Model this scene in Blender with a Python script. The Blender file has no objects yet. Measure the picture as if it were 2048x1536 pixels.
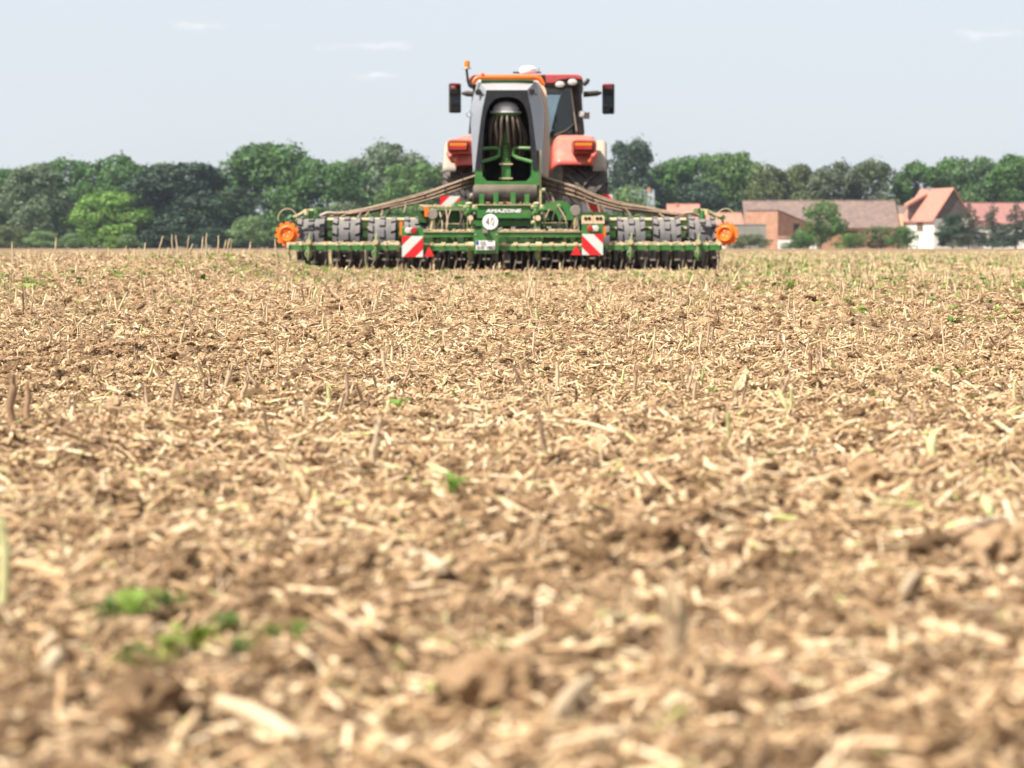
import bpy, bmesh, math, random
import numpy as np
from mathutils import Vector, Matrix, noise as mnoise
R = math.radians
random.seed(7); RNG = np.random.default_rng(7)
SC = bpy.context.scene
COL = SC.collection

# ------------------------------------------------------------------ camera
CAM_H, FPX, HORIZON = 0.38, 4494.0, 492.0
PITCH = math.atan((768.0 - HORIZON) / FPX)
cam = bpy.data.cameras.new('camera'); camo = bpy.data.objects.new('camera', cam); COL.objects.link(camo)
camo.location = (0, 0, CAM_H); camo.rotation_euler = (R(90) - PITCH, 0, 0)
cam.sensor_width = 36.0; cam.lens = 36.0 * FPX / 2048.0
cam.clip_start = 0.05; cam.clip_end = 20000
cam.dof.use_dof = True; cam.dof.focus_distance = 9.0; cam.dof.aperture_fstop = 6.1; cam.dof.aperture_blades = 9
SC.camera = camo

# ------------------------------------------------------------------ sky, sun, exposure
SUN_EL, SUN_AZ = R(53), R(-126)          # azimuth measured from +Y (view direction), negative = left
w = bpy.data.worlds.new('World'); SC.world = w; w.use_nodes = True
wn, wl = w.node_tree.nodes, w.node_tree.links
wn.clear()
wo = wn.new('ShaderNodeOutputWorld'); bg = wn.new('ShaderNodeBackground')
sky = wn.new('ShaderNodeTexSky'); sky.sky_type = 'NISHITA'; sky.sun_disc = False
sky.sun_elevation = SUN_EL; sky.sun_rotation = SUN_AZ
sky.air_density = 1.0; sky.dust_density = 2.5; sky.ozone_density = 1.2; sky.altitude = 50
bg.inputs['Strength'].default_value = 0.10
# a thin even veil of high cloud lies over the whole sky
veil = wn.new('ShaderNodeMix'); veil.data_type = 'RGBA'
wl.new(sky.outputs[0], veil.inputs['A']); veil.inputs['B'].default_value = (3.95, 4.2, 4.5, 1)
tc = wn.new('ShaderNodeTexCoord')
mp = wn.new('ShaderNodeMapping'); mp.inputs['Scale'].default_value = (1.0, 1.0, 3.5)
wl.new(tc.outputs['Generated'], mp.inputs['Vector'])
nz = wn.new('ShaderNodeTexNoise'); nz.inputs['Scale'].default_value = 3.0; nz.inputs['Detail'].default_value = 5
wl.new(mp.outputs[0], nz.inputs['Vector'])
mr = wn.new('ShaderNodeMapRange'); mr.inputs['From Min'].default_value = 0.3; mr.inputs['From Max'].default_value = 0.7
mr.inputs['To Min'].default_value = 0.78; mr.inputs['To Max'].default_value = 0.9
wl.new(nz.outputs['Fac'], mr.inputs['Value']); wl.new(mr.outputs[0], veil.inputs['Factor'])
cur = veil.outputs['Result']
def cam_ray(px, py):
    u, v = (px - 1024.0) / FPX, (768.0 - py) / FPX
    c, s = math.cos(PITCH), math.sin(PITCH)
    return Vector((u, c + v * s, -s + v * c))
# small flat clouds low in the sky, each a soft noisy patch in its own direction
nz2 = wn.new('ShaderNodeTexNoise'); nz2.inputs['Scale'].default_value = 75; nz2.inputs['Detail'].default_value = 7; nz2.inputs['Roughness'].default_value = .6
mp2 = wn.new('ShaderNodeMapping'); mp2.inputs['Scale'].default_value = (1, 1, 2.6)
wl.new(tc.outputs['Generated'], mp2.inputs['Vector']); wl.new(mp2.outputs[0], nz2.inputs['Vector'])
for (px, py, rx, ry, am) in ((742, 93, 205, 20, .85), (752, 149, 92, 19, .75), (388, 50, 110, 18, .6), (1985, 68, 150, 22, .7), (545, 52, 60, 12, .12),
                             (2500, 120, 130, 22, .5), (-420, 90, 140, 20, .5)):
    d = cam_ray(px, py).normalized()
    sub = wn.new('ShaderNodeVectorMath'); sub.operation = 'SUBTRACT'; sub.inputs[1].default_value = d
    wl.new(tc.outputs['Generated'], sub.inputs[0])
    mul = wn.new('ShaderNodeVectorMath'); mul.operation = 'MULTIPLY'
    mul.inputs[1].default_value = (FPX / rx, FPX / rx, FPX / ry); wl.new(sub.outputs[0], mul.inputs[0])
    ln = wn.new('ShaderNodeVectorMath'); ln.operation = 'LENGTH'; wl.new(mul.outputs[0], ln.inputs[0])
    m1 = wn.new('ShaderNodeMapRange'); m1.inputs['From Min'].default_value = 1.0; m1.inputs['From Max'].default_value = 0.0
    m1.inputs['To Min'].default_value = -.3; m1.inputs['To Max'].default_value = .22; m1.clamp = False; wl.new(ln.outputs['Value'], m1.inputs['Value'])
    ad = wn.new('ShaderNodeMath'); ad.operation = 'ADD'; wl.new(m1.outputs[0], ad.inputs[0]); wl.new(nz2.outputs['Fac'], ad.inputs[1])
    m2 = wn.new('ShaderNodeMapRange'); m2.interpolation_type = 'SMOOTHSTEP'; m2.inputs['From Min'].default_value = .40; m2.inputs['From Max'].default_value = 1.0
    m2.inputs['To Max'].default_value = am; wl.new(ad.outputs[0], m2.inputs['Value'])
    cm = wn.new('ShaderNodeMix'); cm.data_type = 'RGBA'; wl.new(m2.outputs[0], cm.inputs['Factor'])
    wl.new(cur, cm.inputs['A']); cm.inputs['B'].default_value = (5.6, 5.55, 5.5, 1); cur = cm.outputs['Result']
wl.new(cur, bg.inputs['Color']); wl.new(bg.outputs[0], wo.inputs['Surface'])
sun = bpy.data.lights.new('sun', 'SUN'); suno = bpy.data.objects.new('sun', sun); COL.objects.link(suno)
sun.energy = 5.0; sun.angle = R(0.6); sun.color = (1.0, .93, .82)
sdir = Vector((math.sin(SUN_AZ) * math.cos(SUN_EL), math.cos(SUN_AZ) * math.cos(SUN_EL), math.sin(SUN_EL)))
suno.rotation_euler = sdir.to_track_quat('Z', 'Y').to_euler(); suno.location = sdir * 50
SC.view_settings.view_transform = 'Standard'; SC.view_settings.look = 'None'
SC.view_settings.exposure = 1.0; SC.view_settings.gamma = 1.0; SC.view_settings.use_curve_mapping = False
SC.render.engine = 'CYCLES'
SC.cycles.use_denoising = True
SC.cycles.max_bounces = 6; SC.cycles.diffuse_bounces = 3; SC.cycles.glossy_bounces = 3; SC.cycles.transparent_max_bounces = 8
SC.cycles.volume_bounces = 0; SC.cycles.caustics_reflective = False; SC.cycles.caustics_refractive = False
SC.cycles.volume_step_rate = 4

def P(px, py, d):
    """point at depth d (metres along +Y) seen at photo pixel px, py"""
    r = cam_ray(px, py); return Vector((r.x * d / r.y, d, CAM_H + r.z * d / r.y))
def G(px, py):
    """point on flat ground seen at photo pixel px, py"""
    r = cam_ray(px, py); t = -CAM_H / r.z; return Vector((r.x * t, r.y * t, 0))

# ------------------------------------------------------------------ materials
def newmat(name):
    m = bpy.data.materials.new(name); m.use_nodes = True
    nt = m.node_tree; return m, nt.nodes, nt.links, nt.nodes['Principled BSDF']
MATS = {}
def paint(name, rgb, rough=.45, dust=.5, metal=0.0, dcol=(.47, .36, .24), var=.25, scale=6.0, coat=0.0):
    """painted or plain surface; field dust lies on faces that look up and in noisy smears"""
    m, n, l, b = newmat(name); MATS[name] = m
    g = n.new('ShaderNodeNewGeometry'); sp = n.new('ShaderNodeSeparateXYZ'); l.new(g.outputs['Normal'], sp.inputs[0])
    no = n.new('ShaderNodeTexNoise'); no.inputs['Scale'].default_value = scale; no.inputs['Detail'].default_value = 6; no.inputs['Roughness'].default_value = .65
    t = n.new('ShaderNodeTexCoord'); l.new(t.outputs['Object'], no.inputs['Vector'])
    a = n.new('ShaderNodeMapRange'); a.inputs['From Min'].default_value = .15; a.inputs['From Max'].default_value = .95
    a.inputs['To Max'].default_value = dust; l.new(sp.outputs['Z'], a.inputs['Value'])
    c = n.new('ShaderNodeMapRange'); c.inputs['From Min'].default_value = .38; c.inputs['From Max'].default_value = .72
    c.inputs['To Max'].default_value = dust * .7; l.new(no.outputs['Fac'], c.inputs['Value'])
    s = n.new('ShaderNodeMath'); s.operation = 'ADD'; s.use_clamp = True; l.new(a.outputs[0], s.inputs[0]); l.new(c.outputs[0], s.inputs[1])
    no2 = n.new('ShaderNodeTexNoise'); no2.inputs['Scale'].default_value = scale * .35; l.new(t.outputs['Object'], no2.inputs['Vector'])
    v = n.new('ShaderNodeMix'); v.data_type = 'RGBA'; l.new(no2.outputs['Fac'], v.inputs['Factor'])
    v.inputs['A'].default_value = (*[x * (1 - var) for x in rgb], 1); v.inputs['B'].default_value = (*[min(1, x * (1 + var)) for x in rgb], 1)
    mx = n.new('ShaderNodeMix'); mx.data_type = 'RGBA'; l.new(s.outputs[0], mx.inputs['Factor'])
    l.new(v.outputs['Result'], mx.inputs['A']); mx.inputs['B'].default_value = (*dcol, 1)
    l.new(mx.outputs['Result'], b.inputs['Base Color'])
    rr = n.new('ShaderNodeMapRange'); rr.inputs['To Min'].default_value = rough; rr.inputs['To Max'].default_value = .9; l.new(s.outputs[0], rr.inputs['Value'])
    l.new(rr.outputs[0], b.inputs['Roughness']); b.inputs['Metallic'].default_value = metal; b.inputs['Specular IOR Level'].default_value = .18 if max(rgb) < .1 else .45; b.inputs['Coat Weight'].default_value = coat
    return m
paint('green', (.022, .15, .026), .4, .2)
paint('green_dark', (.018, .085, .02), .5, .22)
paint('green_dusty', (.05, .15, .04), .55, .75)
paint('grey_panel', (.2, .225, .265), .4, .16)
paint('grey_dark', (.016, .018, .024), .6, .04)
paint('roll_grey', (.03, .028, .028), .6, .2)
paint('tine_steel', (.07, .06, .055), .45, .25, metal=.3)
paint('grey_light', (.27, .275, .31), .4, .15)
paint('black', (.012, .012, .013), .5, .12)
paint('rubber', (.018, .018, .02), .8, .36, dcol=(.34, .29, .26), scale=9)
paint('rubber_roll', (.075, .074, .08), .75, .42, dcol=(.29, .26, .24), scale=7)
paint('orange', (.8, .15, .006), .4, .05, var=.06)
paint('orange_bar', (.72, .14, .008), .4, .05, var=.08)
paint('red_paint', (.5, .05, .04), .35, .42, dcol=(.48, .28, .2), coat=.3)
paint('red_roof', (.38, .035, .045), .35, .3, dcol=(.5, .3, .25), coat=.4)
paint('fender_grey', (.24, .225, .21), .6, .45)
paint('hose', (.11, .075, .055), .6, .6, dcol=(.44, .31, .21), scale=12)
paint('hose_dark', (.06, .045, .042), .4, .2)
paint('steel', (.25, .22, .2), .45, .35, metal=.4)
paint('steel_white', (.72, .7, .7), .25, .12, metal=.25)
paint('white', (.8, .8, .78), .5, .12, var=.04)
paint('red_refl', (.75, .012, .015), .4, .06, var=.05)
paint('amber', (.6, .17, .01), .25, .05, var=.05)
paint('red_lamp', (.36, .014, .014), .2, .08, var=.05)
paint('blue', (.01, .06, .3), .4, .05)
paint('ink', (.02, .02, .02), .5, .0)
paint('cream', (.62, .47, .3), .7, .5)
paint('tank_dusty_sunlit', (.72, .5, .38), .6, .5, dcol=(.66, .56, .42), scale=2.5)  # dusty tank shoulder; sunlight painted in as a paler cream, it stands in shade
paint('pale_lens', (.5, .49, .46), .15, .05)
paint('chain_beige', (.45, .4, .2), .6, .7)
def glass(name, tint, k):
    m, n, l, b = newmat(name); MATS[name] = m; n.remove(b)
    o = n['Material Output']; t = n.new('ShaderNodeBsdfTransparent'); t.inputs[0].default_value = (*tint, 1)
    g = n.new('ShaderNodeBsdfGlossy'); g.inputs['Roughness'].default_value = .03
    f = n.new('ShaderNodeFresnel'); f.inputs[0].default_value = 1.45
    mm = n.new('ShaderNodeMath'); mm.operation = 'ADD'; mm.inputs[1].default_value = k; l.new(f.outputs[0], mm.inputs[0])
    x = n.new('ShaderNodeMixShader'); l.new(mm.outputs[0], x.inputs[0]); l.new(t.outputs[0], x.inputs[1]); l.new(g.outputs[0], x.inputs[2]); l.new(x.outputs[0], o.inputs[0])
glass('cab_glass', (.74, .8, .82), .02)
m, n, l, b = newmat('mirror_glass'); MATS['mirror_glass'] = m
b.inputs['Base Color'].default_value = (.5, .52, .55, 1); b.inputs['Metallic'].default_value = 1; b.inputs['Roughness'].default_value = .08
def stripes(name, slope):
    """red and white diagonal warning stripes, flat print on the board"""
    m, n, l, b = newmat(name); MATS[name] = m
    t = n.new('ShaderNodeTexCoord'); sp = n.new('ShaderNodeSeparateXYZ'); l.new(t.outputs['Object'], sp.inputs[0])
    k = n.new('ShaderNodeMath'); k.operation = 'MULTIPLY'; k.inputs[1].default_value = -slope; l.new(sp.outputs['X'], k.inputs[0])
    u_ = n.new('ShaderNodeMath'); u_.operation = 'SUBTRACT'; l.new(k.outputs[0], u_.inputs[0]); l.new(sp.outputs['Z'], u_.inputs[1])
    ad = n.new('ShaderNodeMath'); ad.operation = 'MULTIPLY_ADD'; ad.inputs[1].default_value = 1 / .35; ad.inputs[2].default_value = .957; l.new(u_.outputs[0], ad.inputs[0])
    fr = n.new('ShaderNodeMath'); fr.operation = 'FRACT'; l.new(ad.outputs[0], fr.inputs[0])
    gt = n.new('ShaderNodeMath'); gt.operation = 'GREATER_THAN'; gt.inputs[1].default_value = .5; l.new(fr.outputs[0], gt.inputs[0])
    x = n.new('ShaderNodeMix'); x.data_type = 'RGBA'; l.new(gt.outputs[0], x.inputs['Factor'])
    x.inputs['A'].default_value = (.6, .012, .016, 1); x.inputs['B'].default_value = (.58, .58, .56, 1)
    l.new(x.outputs['Result'], b.inputs['Base Color']); b.inputs['Roughness'].default_value = .4
stripes('stripes_left', -1.0); stripes('stripes_right', 1.0)
def ramp(n, stops):
    r = n.new('ShaderNodeValToRGB'); e = r.color_ramp.elements
    while len(e) < len(stops): e.new(.5)
    for i, (p, c) in enumerate(stops): e[i].position = p; e[i].color = (*c, 1)
    return r
def natural(name, stops, rough=.85, scale=20.0, transl=0.0, bump=0.0, mixn=.35):
    """per-piece random colour from a ramp, shifted by noise inside the piece"""
    m, n, l, b = newmat(name); MATS[name] = m
    oi = n.new('ShaderNodeObjectInfo'); t = n.new('ShaderNodeTexCoord')
    no = n.new('ShaderNodeTexNoise'); no.inputs['Scale'].default_value = scale; no.inputs['Detail'].default_value = 4
    l.new(t.outputs['Object'], no.inputs['Vector'])
    s = n.new('ShaderNodeMapRange'); s.inputs['From Min'].default_value = .25; s.inputs['From Max'].default_value = .75
    s.inputs['To Min'].default_value = -mixn * .5; s.inputs['To Max'].default_value = mixn * .5; l.new(no.outputs['Fac'], s.inputs['Value'])
    a = n.new('ShaderNodeMath'); a.operation = 'ADD'; a.use_clamp = True; l.new(oi.outputs['Random'], a.inputs[0]); l.new(s.outputs[0], a.inputs[1])
    r = ramp(n, stops); l.new(a.outputs[0], r.inputs[0]); l.new(r.outputs[0], b.inputs['Base Color'])
    b.inputs['Roughness'].default_value = rough; b.inputs['Specular IOR Level'].default_value = .25
    if bump:
        bp = n.new('ShaderNodeBump'); bp.inputs['Strength'].default_value = bump; bp.inputs['Distance'].default_value = .004
        n3 = n.new('ShaderNodeTexNoise'); n3.inputs['Scale'].default_value = scale * 5; n3.inputs['Detail'].default_value = 6; l.new(t.outputs['Object'], n3.inputs['Vector'])
        l.new(n3.outputs['Fac'], bp.inputs['Height']); l.new(bp.outputs[0], b.inputs['Normal'])
    if transl:
        o = n['Material Output']; tr = n.new('ShaderNodeBsdfTranslucent'); l.new(r.outputs[0], tr.inputs[0])
        x = n.new('ShaderNodeMixShader'); x.inputs[0].default_value = transl; l.new(b.outputs[0], x.inputs[1]); l.new(tr.outputs[0], x.inputs[2]); l.new(x.outputs[0], o.inputs[0])
natural('straw', [(0, (.11, .064, .034)), (.17, (.26, .16, .083)), (.42, (.48, .32, .175)), (.7, (.65, .46, .275)), (.88, (.80, .64, .45)), (.98, (.6, .52, .27)), (1, (.42, .43, .15))], .6, 30, .12)
natural('clod', [(0, (.12, .072, .038)), (.35, (.24, .15, .08)), (.75, (.40, .26, .147)), (1, (.56, .4, .25))], .95, 25, 0, .6)
natural('stalk', [(0, (.2, .13, .09)), (.12, (.36, .25, .17)), (.4, (.50, .37, .23)), (.8, (.62, .49, .32)), (.92, (.5, .47, .24)), (1, (.38, .42, .17))], .6, 14, 0, .3)
natural('weed', [(0, (.08, .16, .035)), (.5, (.16, .26, .05)), (.85, (.26, .35, .075)), (1, (.38, .4, .13))], .55, 12, .35)
natural('bark', [(0, (.05, .04, .03)), (1, (.13, .1, .075))], .9, 3, 0, .5)
# soil of the field
m, n, l, b = newmat('soil'); MATS['soil'] = m
g = n.new('ShaderNodeNewGeometry')
n1 = n.new('ShaderNodeTexNoise'); n1.inputs['Scale'].default_value = 1.1; n1.inputs['Detail'].default_value = 5; l.new(g.outputs['Position'], n1.inputs['Vector'])
n2 = n.new('ShaderNodeTexNoise'); n2.inputs['Scale'].default_value = 28; n2.inputs['Detail'].default_value = 8; n2.inputs['Roughness'].default_value = .7; l.new(g.outputs['Position'], n2.inputs['Vector'])
av = n.new('ShaderNodeMath'); av.operation = 'MULTIPLY_ADD'; av.inputs[1].default_value = .6; l.new(n2.outputs['Fac'], av.inputs[0])
h_ = n.new('ShaderNodeMath'); h_.operation = 'MULTIPLY'; h_.inputs[1].default_value = .4; l.new(n1.outputs['Fac'], h_.inputs[0]); l.new(h_.outputs[0], av.inputs[2])
r1 = ramp(n, [(.3, (.07, .041, .024)), (.5, (.155, .097, .054)), (.72, (.30, .196, .114))]); l.new(av.outputs[0], r1.inputs[0])
# crumbs of chaff trodden into the soil
n3 = n.new('ShaderNodeTexNoise'); n3.inputs['Scale'].default_value = 60; n3.inputs['Detail'].default_value = 3; n3.inputs['Distortion'].default_value = 1.2; l.new(g.outputs['Position'], n3.inputs['Vector'])
c3 = n.new('ShaderNodeMapRange'); c3.inputs['From Min'].default_value = .55; c3.inputs['From Max'].default_value = .62; c3.inputs['To Max'].default_value = .75; l.new(n3.outputs['Fac'], c3.inputs['Value'])
x3 = n.new('ShaderNodeMix'); x3.data_type = 'RGBA'; l.new(c3.outputs[0], x3.inputs['Factor']); l.new(r1.outputs[0], x3.inputs['A']); x3.inputs['B'].default_value = (.55, .42, .27, 1)
l.new(x3.outputs['Result'], b.inputs['Base Color']); b.inputs['Roughness'].default_value = .95; b.inputs['Specular IOR Level'].default_value = .15
bp = n.new('ShaderNodeBump'); bp.inputs['Strength'].default_value = .8; bp.inputs['Distance'].default_value = .012
n4 = n.new('ShaderNodeTexNoise'); n4.inputs['Scale'].default_value = 90; n4.inputs['Detail'].default_value = 6; l.new(g.outputs['Position'], n4.inputs['Vector'])
l.new(n4.outputs['Fac'], bp.inputs['Height']); l.new(bp.outputs[0], b.inputs['Normal'])
natural('stalk_pale', [(0, (.4, .3, .19)), (1, (.56, .44, .3))], .6, 14, 0, .3)
natural('stalk_brown', [(0, (.2, .12, .07)), (1, (.34, .22, .13))], .6, 14, 0, .3)
natural('stalk_green', [(0, (.36, .4, .16)), (1, (.52, .5, .26))], .6, 14, 0, .3)
def stalk_mat(label):
    return MATS['stalk_green' if 'green' in label or 'yellow' in label else 'stalk_brown' if 'brown' in label or 'dark' in label else 'stalk_pale' if 'pale' in label else 'stalk']
# leaves of trees: colour comes from the tree itself (object colour)
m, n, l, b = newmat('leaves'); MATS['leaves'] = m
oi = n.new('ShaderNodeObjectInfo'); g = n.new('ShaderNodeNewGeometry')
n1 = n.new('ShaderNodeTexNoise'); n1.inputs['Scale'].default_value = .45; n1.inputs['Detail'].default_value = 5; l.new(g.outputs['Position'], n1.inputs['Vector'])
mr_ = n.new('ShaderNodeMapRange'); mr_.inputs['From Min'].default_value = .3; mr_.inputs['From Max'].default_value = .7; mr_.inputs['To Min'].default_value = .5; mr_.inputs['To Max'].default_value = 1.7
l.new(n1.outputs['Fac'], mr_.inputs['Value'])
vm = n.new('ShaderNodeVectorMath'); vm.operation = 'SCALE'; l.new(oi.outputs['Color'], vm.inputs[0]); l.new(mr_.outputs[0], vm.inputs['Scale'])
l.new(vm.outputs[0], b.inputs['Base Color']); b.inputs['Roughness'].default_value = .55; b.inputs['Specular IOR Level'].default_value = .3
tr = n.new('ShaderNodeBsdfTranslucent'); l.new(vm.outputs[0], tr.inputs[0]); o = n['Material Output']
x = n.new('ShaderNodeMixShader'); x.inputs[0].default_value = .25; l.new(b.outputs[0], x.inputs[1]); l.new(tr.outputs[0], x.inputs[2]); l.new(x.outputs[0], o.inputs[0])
def wallmat(name, c0, c1, scale, rough=.9, stretch=(1, 1, 1)):
    m, n, l, b = newmat(name); MATS[name] = m
    t = n.new('ShaderNodeTexCoord'); mpp = n.new('ShaderNodeMapping'); mpp.inputs['Scale'].default_value = stretch; l.new(t.outputs['Object'], mpp.inputs[0])
    no = n.new('ShaderNodeTexNoise'); no.inputs['Scale'].default_value = scale; no.inputs['Detail'].default_value = 7; no.inputs['Roughness'].default_value = .65; l.new(mpp.outputs[0], no.inputs['Vector'])
    r = ramp(n, [(.32, c0), (.68, c1)]); l.new(no.outputs['Fac'], r.inputs[0]); l.new(r.outputs[0], b.inputs['Base Color']); b.inputs['Roughness'].default_value = rough
wallmat('brick', (.30, .15, .09), (.47, .26, .17), .9)
wallmat('render_white', (.62, .6, .56), (.78, .76, .72), .6)
wallmat('roof_grey', (.1, .075, .068), (.24, .165, .135), 1.1, .9, (1, 2.5, 2.5))
wallmat('roof_red', (.34, .13, .095), (.47, .21, .155), .9, .9, (1, 3, 3))
wallmat('roof_dull', (.21, .095, .085), (.31, .15, .13), .9, .9, (1, 3, 3))
wallmat('roof_patch', (.4, .2, .12), (.48, .27, .17), .8)
wallmat('roof_slate', (.16, .18, .21), (.24, .26, .29), .6)
wallmat('concrete', (.19, .19, .165), (.29, .28, .24), .5)
wallmat('dark_opening', (.015, .014, .014), (.03, .028, .026), 1)
wallmat('timber_dark', (.06, .045, .04), (.11, .085, .07), 1.2)
wallmat('window_brown', (.1, .075, .045), (.16, .12, .07), 1)

# ------------------------------------------------------------------ mesh helpers
ORG = Vector((0, 0, 0))
class MB:
    def __init__(s): s.v = []; s.f = []
    def add(s, vs, fs):
        k = len(s.v); s.v += [tuple(p) for p in vs]; s.f += [[i + k for i in f] for f in fs]; return s
    def box(s, lo, hi):
        x0, y0, z0 = lo; x1, y1, z1 = hi
        return s.add([(x0, y0, z0), (x1, y0, z0), (x1, y1, z0), (x0, y1, z0), (x0, y0, z1), (x1, y0, z1), (x1, y1, z1), (x0, y1, z1)],
                     [(0, 3, 2, 1), (4, 5, 6, 7), (0, 1, 5, 4), (1, 2, 6, 5), (2, 3, 7, 6), (3, 0, 4, 7)])
    def pbox(s, x0, y0, x1, y1, d, dep):
        """box whose near face covers a photo rectangle at depth d"""
        a, c = P(x0, y0, d), P(x1, y1, d)
        return s.box((min(a.x, c.x), d, min(a.z, c.z)), (max(a.x, c.x), d + dep, max(a.z, c.z)))
    def prism(s, poly, dy):
        """polygon of 3D points extruded along +Y"""
        k = len(poly); a = [tuple(p) for p in poly]; c = [(p[0], p[1] + dy, p[2]) for p in poly]
        return s.add(a + c, [list(range(k)), list(range(2 * k - 1, k - 1, -1))] + [[i, i + k, (i + 1) % k + k, (i + 1) % k] for i in range(k)])
    def tube(s, pts, r, n=8, cap=True):
        pts = [Vector(p) for p in pts]; rs = r if isinstance(r, (list, tuple)) else [r] * len(pts)
        vs, fs = [], []; up = None
        for i, p in enumerate(pts):
            t = (pts[min(i + 1, len(pts) - 1)] - pts[max(i - 1, 0)]).normalized()
            if up is None: up = Vector((0, 0, 1)) if abs(t.z) < .9 else Vector((1, 0, 0))
            a = t.cross(up).normalized(); c = a.cross(t).normalized(); up = c
            for k in range(n):
                q = 2 * math.pi * k / n; vs.append(p + (a * math.cos(q) + c * math.sin(q)) * rs[i])
        for i in range(len(pts) - 1):
            for k in range(n):
                fs.append((i * n + k, i * n + (k + 1) % n, (i + 1) * n + (k + 1) % n, (i + 1) * n + k))
        if cap: fs += [list(range(n - 1, -1, -1)), [(len(pts) - 1) * n + k for k in range(n)]]
        return s.add(vs, fs)
    def lathe(s, prof, c, axis='x', n=32):
        """profile of (along, radius) spun about an axis through c"""
        vs, fs = [], []
        for (a, r) in prof:
            for k in range(n):
                q = 2 * math.pi * k / n; u, v = r * math.cos(q), r * math.sin(q)
                o = (a, u, v) if axis == 'x' else ((u, a, v) if axis == 'y' else (u, v, a))
                vs.append((c[0] + o[0], c[1] + o[1], c[2] + o[2]))
        for i in range(len(prof) - 1):
            for k in range(n):
                fs.append((i * n + k, i * n + (k + 1) % n, (i + 1) * n + (k + 1) % n, (i + 1) * n + k))
        fs += [list(range(n)), [(len(prof) - 1) * n + k for k in range(n - 1, -1, -1)]]
        return s.add(vs, fs)
    def mesh(s, name, mat, smooth=40, org=None):
        o = ORG if org is None else org
        me = bpy.data.meshes.new(name); me.from_pydata([(p[0] - o[0], p[1] - o[1], p[2] - o[2]) for p in s.v], [], s.f); me.update()
        bm = bmesh.new(); bm.from_mesh(me); bmesh.ops.recalc_face_normals(bm, faces=bm.faces); bm.to_mesh(me); bm.free()
        if mat: me.materials.append(MATS[mat])
        if smooth:
            me.shade_smooth(); me.set_sharp_from_angle(angle=R(smooth))
        return me
    def build(s, name, mat, parent=None, smooth=40, org=None):
        ob = bpy.data.objects.new(name, s.mesh(name, mat, smooth, org)); COL.objects.link(ob)
        if parent: ob.parent = parent
        return ob
def link(name, me, parent, loc=(0, 0, 0), rot=(0, 0, 0), scl=None):
    ob = bpy.data.objects.new(name, me); COL.objects.link(ob); ob.location = loc; ob.rotation_euler = rot
    if scl: ob.scale = scl
    if parent: ob.parent = parent
    return ob
def tag(o, label, cat=None, group=None, kind=None):
    o['label'] = label
    if cat: o['category'] = cat
    if group: o['group'] = group
    if kind: o['kind'] = kind
    return o
def thing(name, label, cat, loc, rz=0, group=None):
    o = bpy.data.objects.new(name, None); COL.objects.link(o); o.location = loc; o.rotation_euler = (0, 0, rz); o.empty_display_size = .2
    return tag(o, label, cat, group, 'thing')
def bez(pts, k=8):
    """smooth curve through points (Catmull-Rom)"""
    p = [Vector(q) for q in pts]; p = [p[0] * 2 - p[1]] + p + [p[-1] * 2 - p[-2]]; out = []
    for i in range(1, len(p) - 2):
        for j in range(k):
            t = j / k; a, b_, c, d = p[i - 1], p[i], p[i + 1], p[i + 2]
            out.append(.5 * ((2 * b_) + (c - a) * t + (2 * a - 5 * b_ + 4 * c - d) * t * t + (3 * b_ - a - 3 * c + d) * t ** 3))
    out.append(p[-2]); return out
def lettering(txt, x0, y0, x1, y1, d, mat, parent, name='lettering', bold=0.0, shear=0.0):
    """writing fitted to a photo rectangle at depth d"""
    c = bpy.data.curves.new(name, 'FONT'); c.body = txt; c.offset = bold; c.shear = shear; c.extrude = .01; c.resolution_u = 3
    ob = bpy.data.objects.new(name, c); COL.objects.link(ob); bpy.context.view_layer.update()
    me = bpy.data.meshes.new_from_object(ob.evaluated_get(bpy.context.evaluated_depsgraph_get()))
    bpy.data.objects.remove(ob); bpy.data.curves.remove(c)
    v = np.empty(len(me.vertices) * 3); me.vertices.foreach_get('co', v); v = v.reshape(-1, 3)
    a, b_ = P(x0, y1, d), P(x1, y0, d); mn, mx = v.min(0), v.max(0)
    o = np.empty_like(v); o[:, 0] = a.x + (v[:, 0] - mn[0]) / (mx[0] - mn[0]) * (b_.x - a.x) - ORG.x
    o[:, 2] = a.z + (v[:, 1] - mn[1]) / (mx[1] - mn[1]) * (b_.z - a.z) - ORG.z; o[:, 1] = d - (v[:, 2] - mn[2]) * .2 - ORG.y
    me.vertices.foreach_set('co', o.ravel()); me.update(); me.name = name; me.materials.clear(); me.materials.append(MATS[mat])
    ob = bpy.data.objects.new(name, me); COL.objects.link(ob); ob.parent = parent; return ob

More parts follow.
